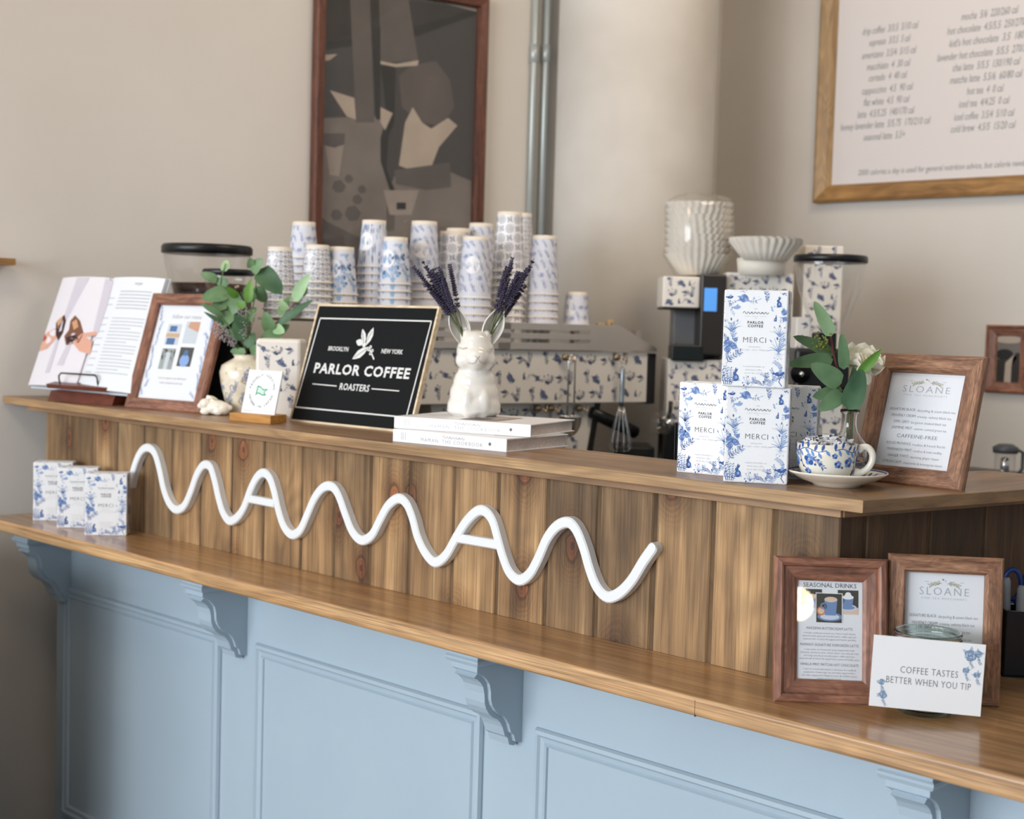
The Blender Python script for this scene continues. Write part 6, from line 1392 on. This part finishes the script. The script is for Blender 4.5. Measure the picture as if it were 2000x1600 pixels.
# fluted filters
M_filt = mat('filter_paper', '#EDE6DA', .8, sss=.05)
def fluted(r_bot, r_top, h, n=30, amp=.045):
    mb = MB(); pr_ = [(0, 0), (r_bot, 0), ((r_bot + r_top) / 2, h * .5), (r_top, h)]
    mb.lathe(pr_, n * 6, 0, wob=lambda a_, r_, z_: (r_ * (1 + (amp * math.sin(a_ * n) * (z_ / h) if z_ > 0 else 0)), z_))
    inner = [((r_bot + r_top) / 2 * .99, h * .5), (r_top * .985, h)]
    return mb
def filt_stack(name, label, px, dep, ytop, ybot, wtop, wbot, n, wrap):
    p = at(px, ybot, depth=dep); pm = F / dep; r2, r1 = wtop / 2 / pm, wbot / 2 / pm; z0 = p.z; z1 = at(px, ytop, depth=dep).z; hc = min(.060, (z1 - z0) * .8)
    for k_ in range(n):
        o = fluted(r1, r2, hc, 28).build('paper_filter', M_filt, None, recalc=False) if k_ == 0 else base.copy()
        if k_ == 0: base = o
        else: COL.objects.link(o)
        o.location = (p.x + random.Random(k_).uniform(-.002, .002), p.y, z0 + (z1 - z0 - hc) * k_ / max(1, n - 1)); o.rotation_euler = (0, 0, random.Random(k_ + 9).uniform(0, .22))
        tag(o, '%s, %s' % (('bottom filter' if k_ == 0 else 'top filter' if k_ == n - 1 else '%s filter from the bottom' % (ORD[k_] if k_ else 'first')), label), 'coffee filter', name)
    return p, z1
pw_, zt1 = filt_stack('fluted paper filters in the tall wrapped stack', 'tall wrapped stack on the grinder', 1362, 4.12, 398, 538, 128, 74, 9, True)
t = thing('plastic_sleeve', 'crinkled clear plastic bag around the tall stack of paper filters', 'bag', (pw_.x, pw_.y, pw_.z + .0))
r9 = random.Random(2); mb = MB(); hh_ = zt1 - pw_.z + .02
mb.lathe([(.064, .0), (.100, .060), (.1005, hh_ * .5), (.1005, hh_ * .88), (.088, hh_ * .97), (.04, hh_ + .006)], 60, 0, wob=lambda a_, r_, z_: (r_ * (1 + .03 * math.sin(a_ * 5 + z_ * 40) + .015 * math.sin(a_ * 13 + z_ * 90)), z_ + .004 * math.sin(a_ * 3))); mb.build('bag', M_film, t)
filt_stack('fluted paper filters in the short open stack', 'short open stack next to the wrapped filters', 1494, 4.0, 466, 510, 138, 84, 5, False)
t, of = gthing('filter_tub', 'pale cream round tub under the short stack of paper filters', 'tub', 1490, 4.0); a_ = loc(of, 1442, 536); b_ = loc(of, 1540, 506)
MB().lathe([(0, a_[1]), ((b_[0] - a_[0]) / 2 * .92, a_[1]), ((b_[0] - a_[0]) / 2, b_[1]), (0, b_[1])], 36, xf=Matrix.Translation(((a_[0] + b_[0]) / 2, .06, 0))).build('tub', M_filt, t)
def hopper_grinder(name, label, px, dep, lid, rims, body_fn, beans=None):
    t, og = gthing(name, label, 'grinder', px, dep); pm = F / dep
    def rad(w): return w / 2 / pm
    zl0, zl1 = loc(og, px, lid[1])[1], loc(og, px, lid[0])[1]; R_ = rad(lid[2])
    MB().lathe([(0, zl1), (R_ * .96, zl1), (R_, zl1 - (zl1 - zl0) * .3), (R_, zl0), (R_ * .95, zl0 - .002), (0, zl0 - .002)], 48).build('hopper_lid', M_blk, t, recalc=True)
    prof = [(rad(w), loc(og, px, y)[1]) for y, w in rims]; MB().lathe(prof + [(max(.001, r_ - .003), z_) for r_, z_ in prof[::-1]], 48).build('hopper', M_thin, t)
    if beans:
        bp_ = [(0, loc(og, px, beans[0])[1])] + [(rad(w) - .005, loc(og, px, y)[1]) for y, w in beans[1]] + [(0, loc(og, px, beans[2])[1])]
        MB().lathe(bp_, 32).build('coffee_beans', noisy('roasted_beans', '#2A1710', '#4B2D1D', 160, .5, bump=.8, bscale=160), t)
    body_fn(t, og); return t
def bodyR(t, og):
    gbox(t, og, 'neck', 1588, 650, 1628, 684, M_blk, -.03, .04); gbox(t, og, 'body', 1548, 620, 1586, 900, M_wrapc, .02, .16, wrap=True, seed=6); gbox(t, og, 'grinding_chamber', 1546, 682, 1655, 760, M_blk, -.03, .12, .01)
    k_ = loc(og, 1556, 729); MB().lathe([(0, 0), (.026, 0), (.026, .016), (.010, .020), (.010, .026), (0, .026)], 24, xf=Matrix.Translation((k_[0], -.03, k_[1])) @ Matrix.Rotation(PI / 2, 4, 'X')).build('dial', M_blkm, t); MB().ball((k_[0], -.058, k_[1]), .007).build('dial_button', M_chrome, t)
    gbox(t, og, 'lower_body', 1570, 760, 1650, 905, M_wrapc, .02, .14, wrap=True, seed=7)
hopper_grinder('hopper_grinder', 'coffee grinder with a large clear conical hopper and black lid, behind the bud vase', 1610, 3.75, (500, 513, 142), [(512, 136), (530, 134), (570, 118), (620, 82), (648, 52), (652, 48)], bodyR)
def bodyB(t, og): gbox(t, og, 'body', 1556, 482, 1644, 905, M_wrapc, 0, .16, wrap=True, seed=8)
t, og = gthing('wrapped_cabinet', 'tall appliance in dark floral wrap standing behind the clear hopper', 'appliance', 1600, 4.08); bodyB(t, og)
def bodyL(t, og): gbox(t, og, 'body', 340, 590, 470, 800, M_blk, -.04, .12)
def bodyL2(t, og): gbox(t, og, 'body', 404, 574, 480, 800, M_blk, -.04, .10)
p = at(400, 490, depth=3.75); 
hopper_grinder('left_hopper_grinder' if False else 'hopper_grinder', 'large clear bean hopper with a wide black lid behind the wooden picture menu', 400, 3.78, (480, 497, 174), [(497, 168), (520, 160), (560, 140), (585, 126)], bodyL, (552, [(554, 142), (586, 126)], 588))
hopper_grinder('hopper_grinder', 'smaller bean hopper with a black lid behind the eucalyptus bouquet', 442, 3.55, (527, 537, 100), [(537, 94), (575, 84)], bodyL2, (556, [(556, 86), (573, 82)], 574))
t, og = gthing('wrapped_tin', 'floral wrapped canister standing behind the eucalyptus vase', 'canister', 548, 3.32, z=ZK); gbox(t, og, 'canister', 500, 663, 592, 800, M_wrapc, -.02, .08, wrap=True, seed=9, bevel=.008)
# left hand appliances stand on a low side table behind the ledge
t = thing('side_counter', 'dark side counter behind the left end of the upper ledge', 'counter', (0, 0, 0)); MB().prism([(-2.46, .215), (-1.66, .215), (-1.62, .55), (-2.395, .71)], FL, ZK - .002).build('cabinet_block', mat('cabinet_dark', '#3A3836', .6), t)
# glass canister far right
t, og = gthing('glass_canister', 'small glass coffee press with a grey lid at the far right edge', 'canister', 1968, 4.0); z0c = 0; z1c = loc(og, 1968, 868)[1]
MB().lathe([(0, .0), (.033, .0), (.033, z1c * .24), (0, z1c * .24)], 28).build('base', mat('grey_plastic', '#4A4D51', .4), t); MB().lathe([(.029, z1c * .24), (.029, z1c * .8), (.027, z1c * .8), (.027, z1c * .24)], 28).build('glass_body', M_thin, t)
MB().lathe([(0, z1c * .26), (.012, z1c * .26), (.012, z1c * .65), (0, z1c * .68)], 20).build('plunger', M_chrome, t); MB().lathe([(0, z1c * .78), (.034, z1c * .78), (.036, z1c * .92), (.02, z1c), (0, z1c)], 28).build('lid', mat('grey_plastic', '#4A4D51', .4), t)
MB().tube([(.03, 0, z1c * .88), (.05, 0, z1c * .8), (.05, 0, z1c * .4), (.034, 0, z1c * .2)], .005, 8).build('handle', mat('grey_plastic', '#4A4D51', .4), t)
# knock tray on the back counter
t, og = gthing('bar_tray', 'low dark tray on the back counter right of the hanging whisk', 'tray', 1240, 4.0); a_ = loc(og, 1205, 893); b_ = loc(og, 1278, 873)
MB().box((a_[0], -.02, 0), (b_[0], .14, max(.03, b_[1]))).build('tray', mat('dark_rubber', '#1B1E1C', .4), t, bevel=.006)

# unseen low block outside the frame at the left, shaped to shade the bar end, and a glowing globe that the framed menu mirrors
t = thing('unseen_shade_block', 'unseen low dark block shaped to shade the left end of the bar', 'cabinet', (-2.275, -.80, FL))
MB().box((-.34, -.38, .04), (.34, .38, 1.07)).build('body', mat('cabinet_dark', '#3A3836', .6), t, bevel=.004); MB().box((-.35, -.39, 1.07), (.35, .39, 1.09)).build('top', M_rosew, t, bevel=.003); MB().box((-.32, -.36, 0), (.32, .36, .04)).build('plinth', M_blk, t)
a_, l_ = math.radians(41.5), math.radians(11); n_ = Vector((math.sin(a_) * math.cos(l_), -math.cos(a_) * math.cos(l_), math.sin(l_)))
d_ = ray(1568, 1180).normalized(); P_ = at(1568, 1180, depth=2.0); LP = P_ + (d_ - 2 * d_.dot(n_) * n_) * 2.6
t = thing('globe_pendant', 'glowing warm globe pendant lamp hanging on a cord from the ceiling', 'lamp', LP)
MB().ball((0, 0, 0), .055, 0, 24, 16).build('globe', mat('globe_glow', (1.0, .78, .50, 1), .3, emit=26), t); MB().lathe([(.0, .05), (.018, .05), (.018, .09), (0, .09)], 16).build('socket', M_blk, t); MB().tube([(0, 0, .085), (0, 0, ZC - LP.z - .002)], .003, 6).build('cord', M_blk, t)
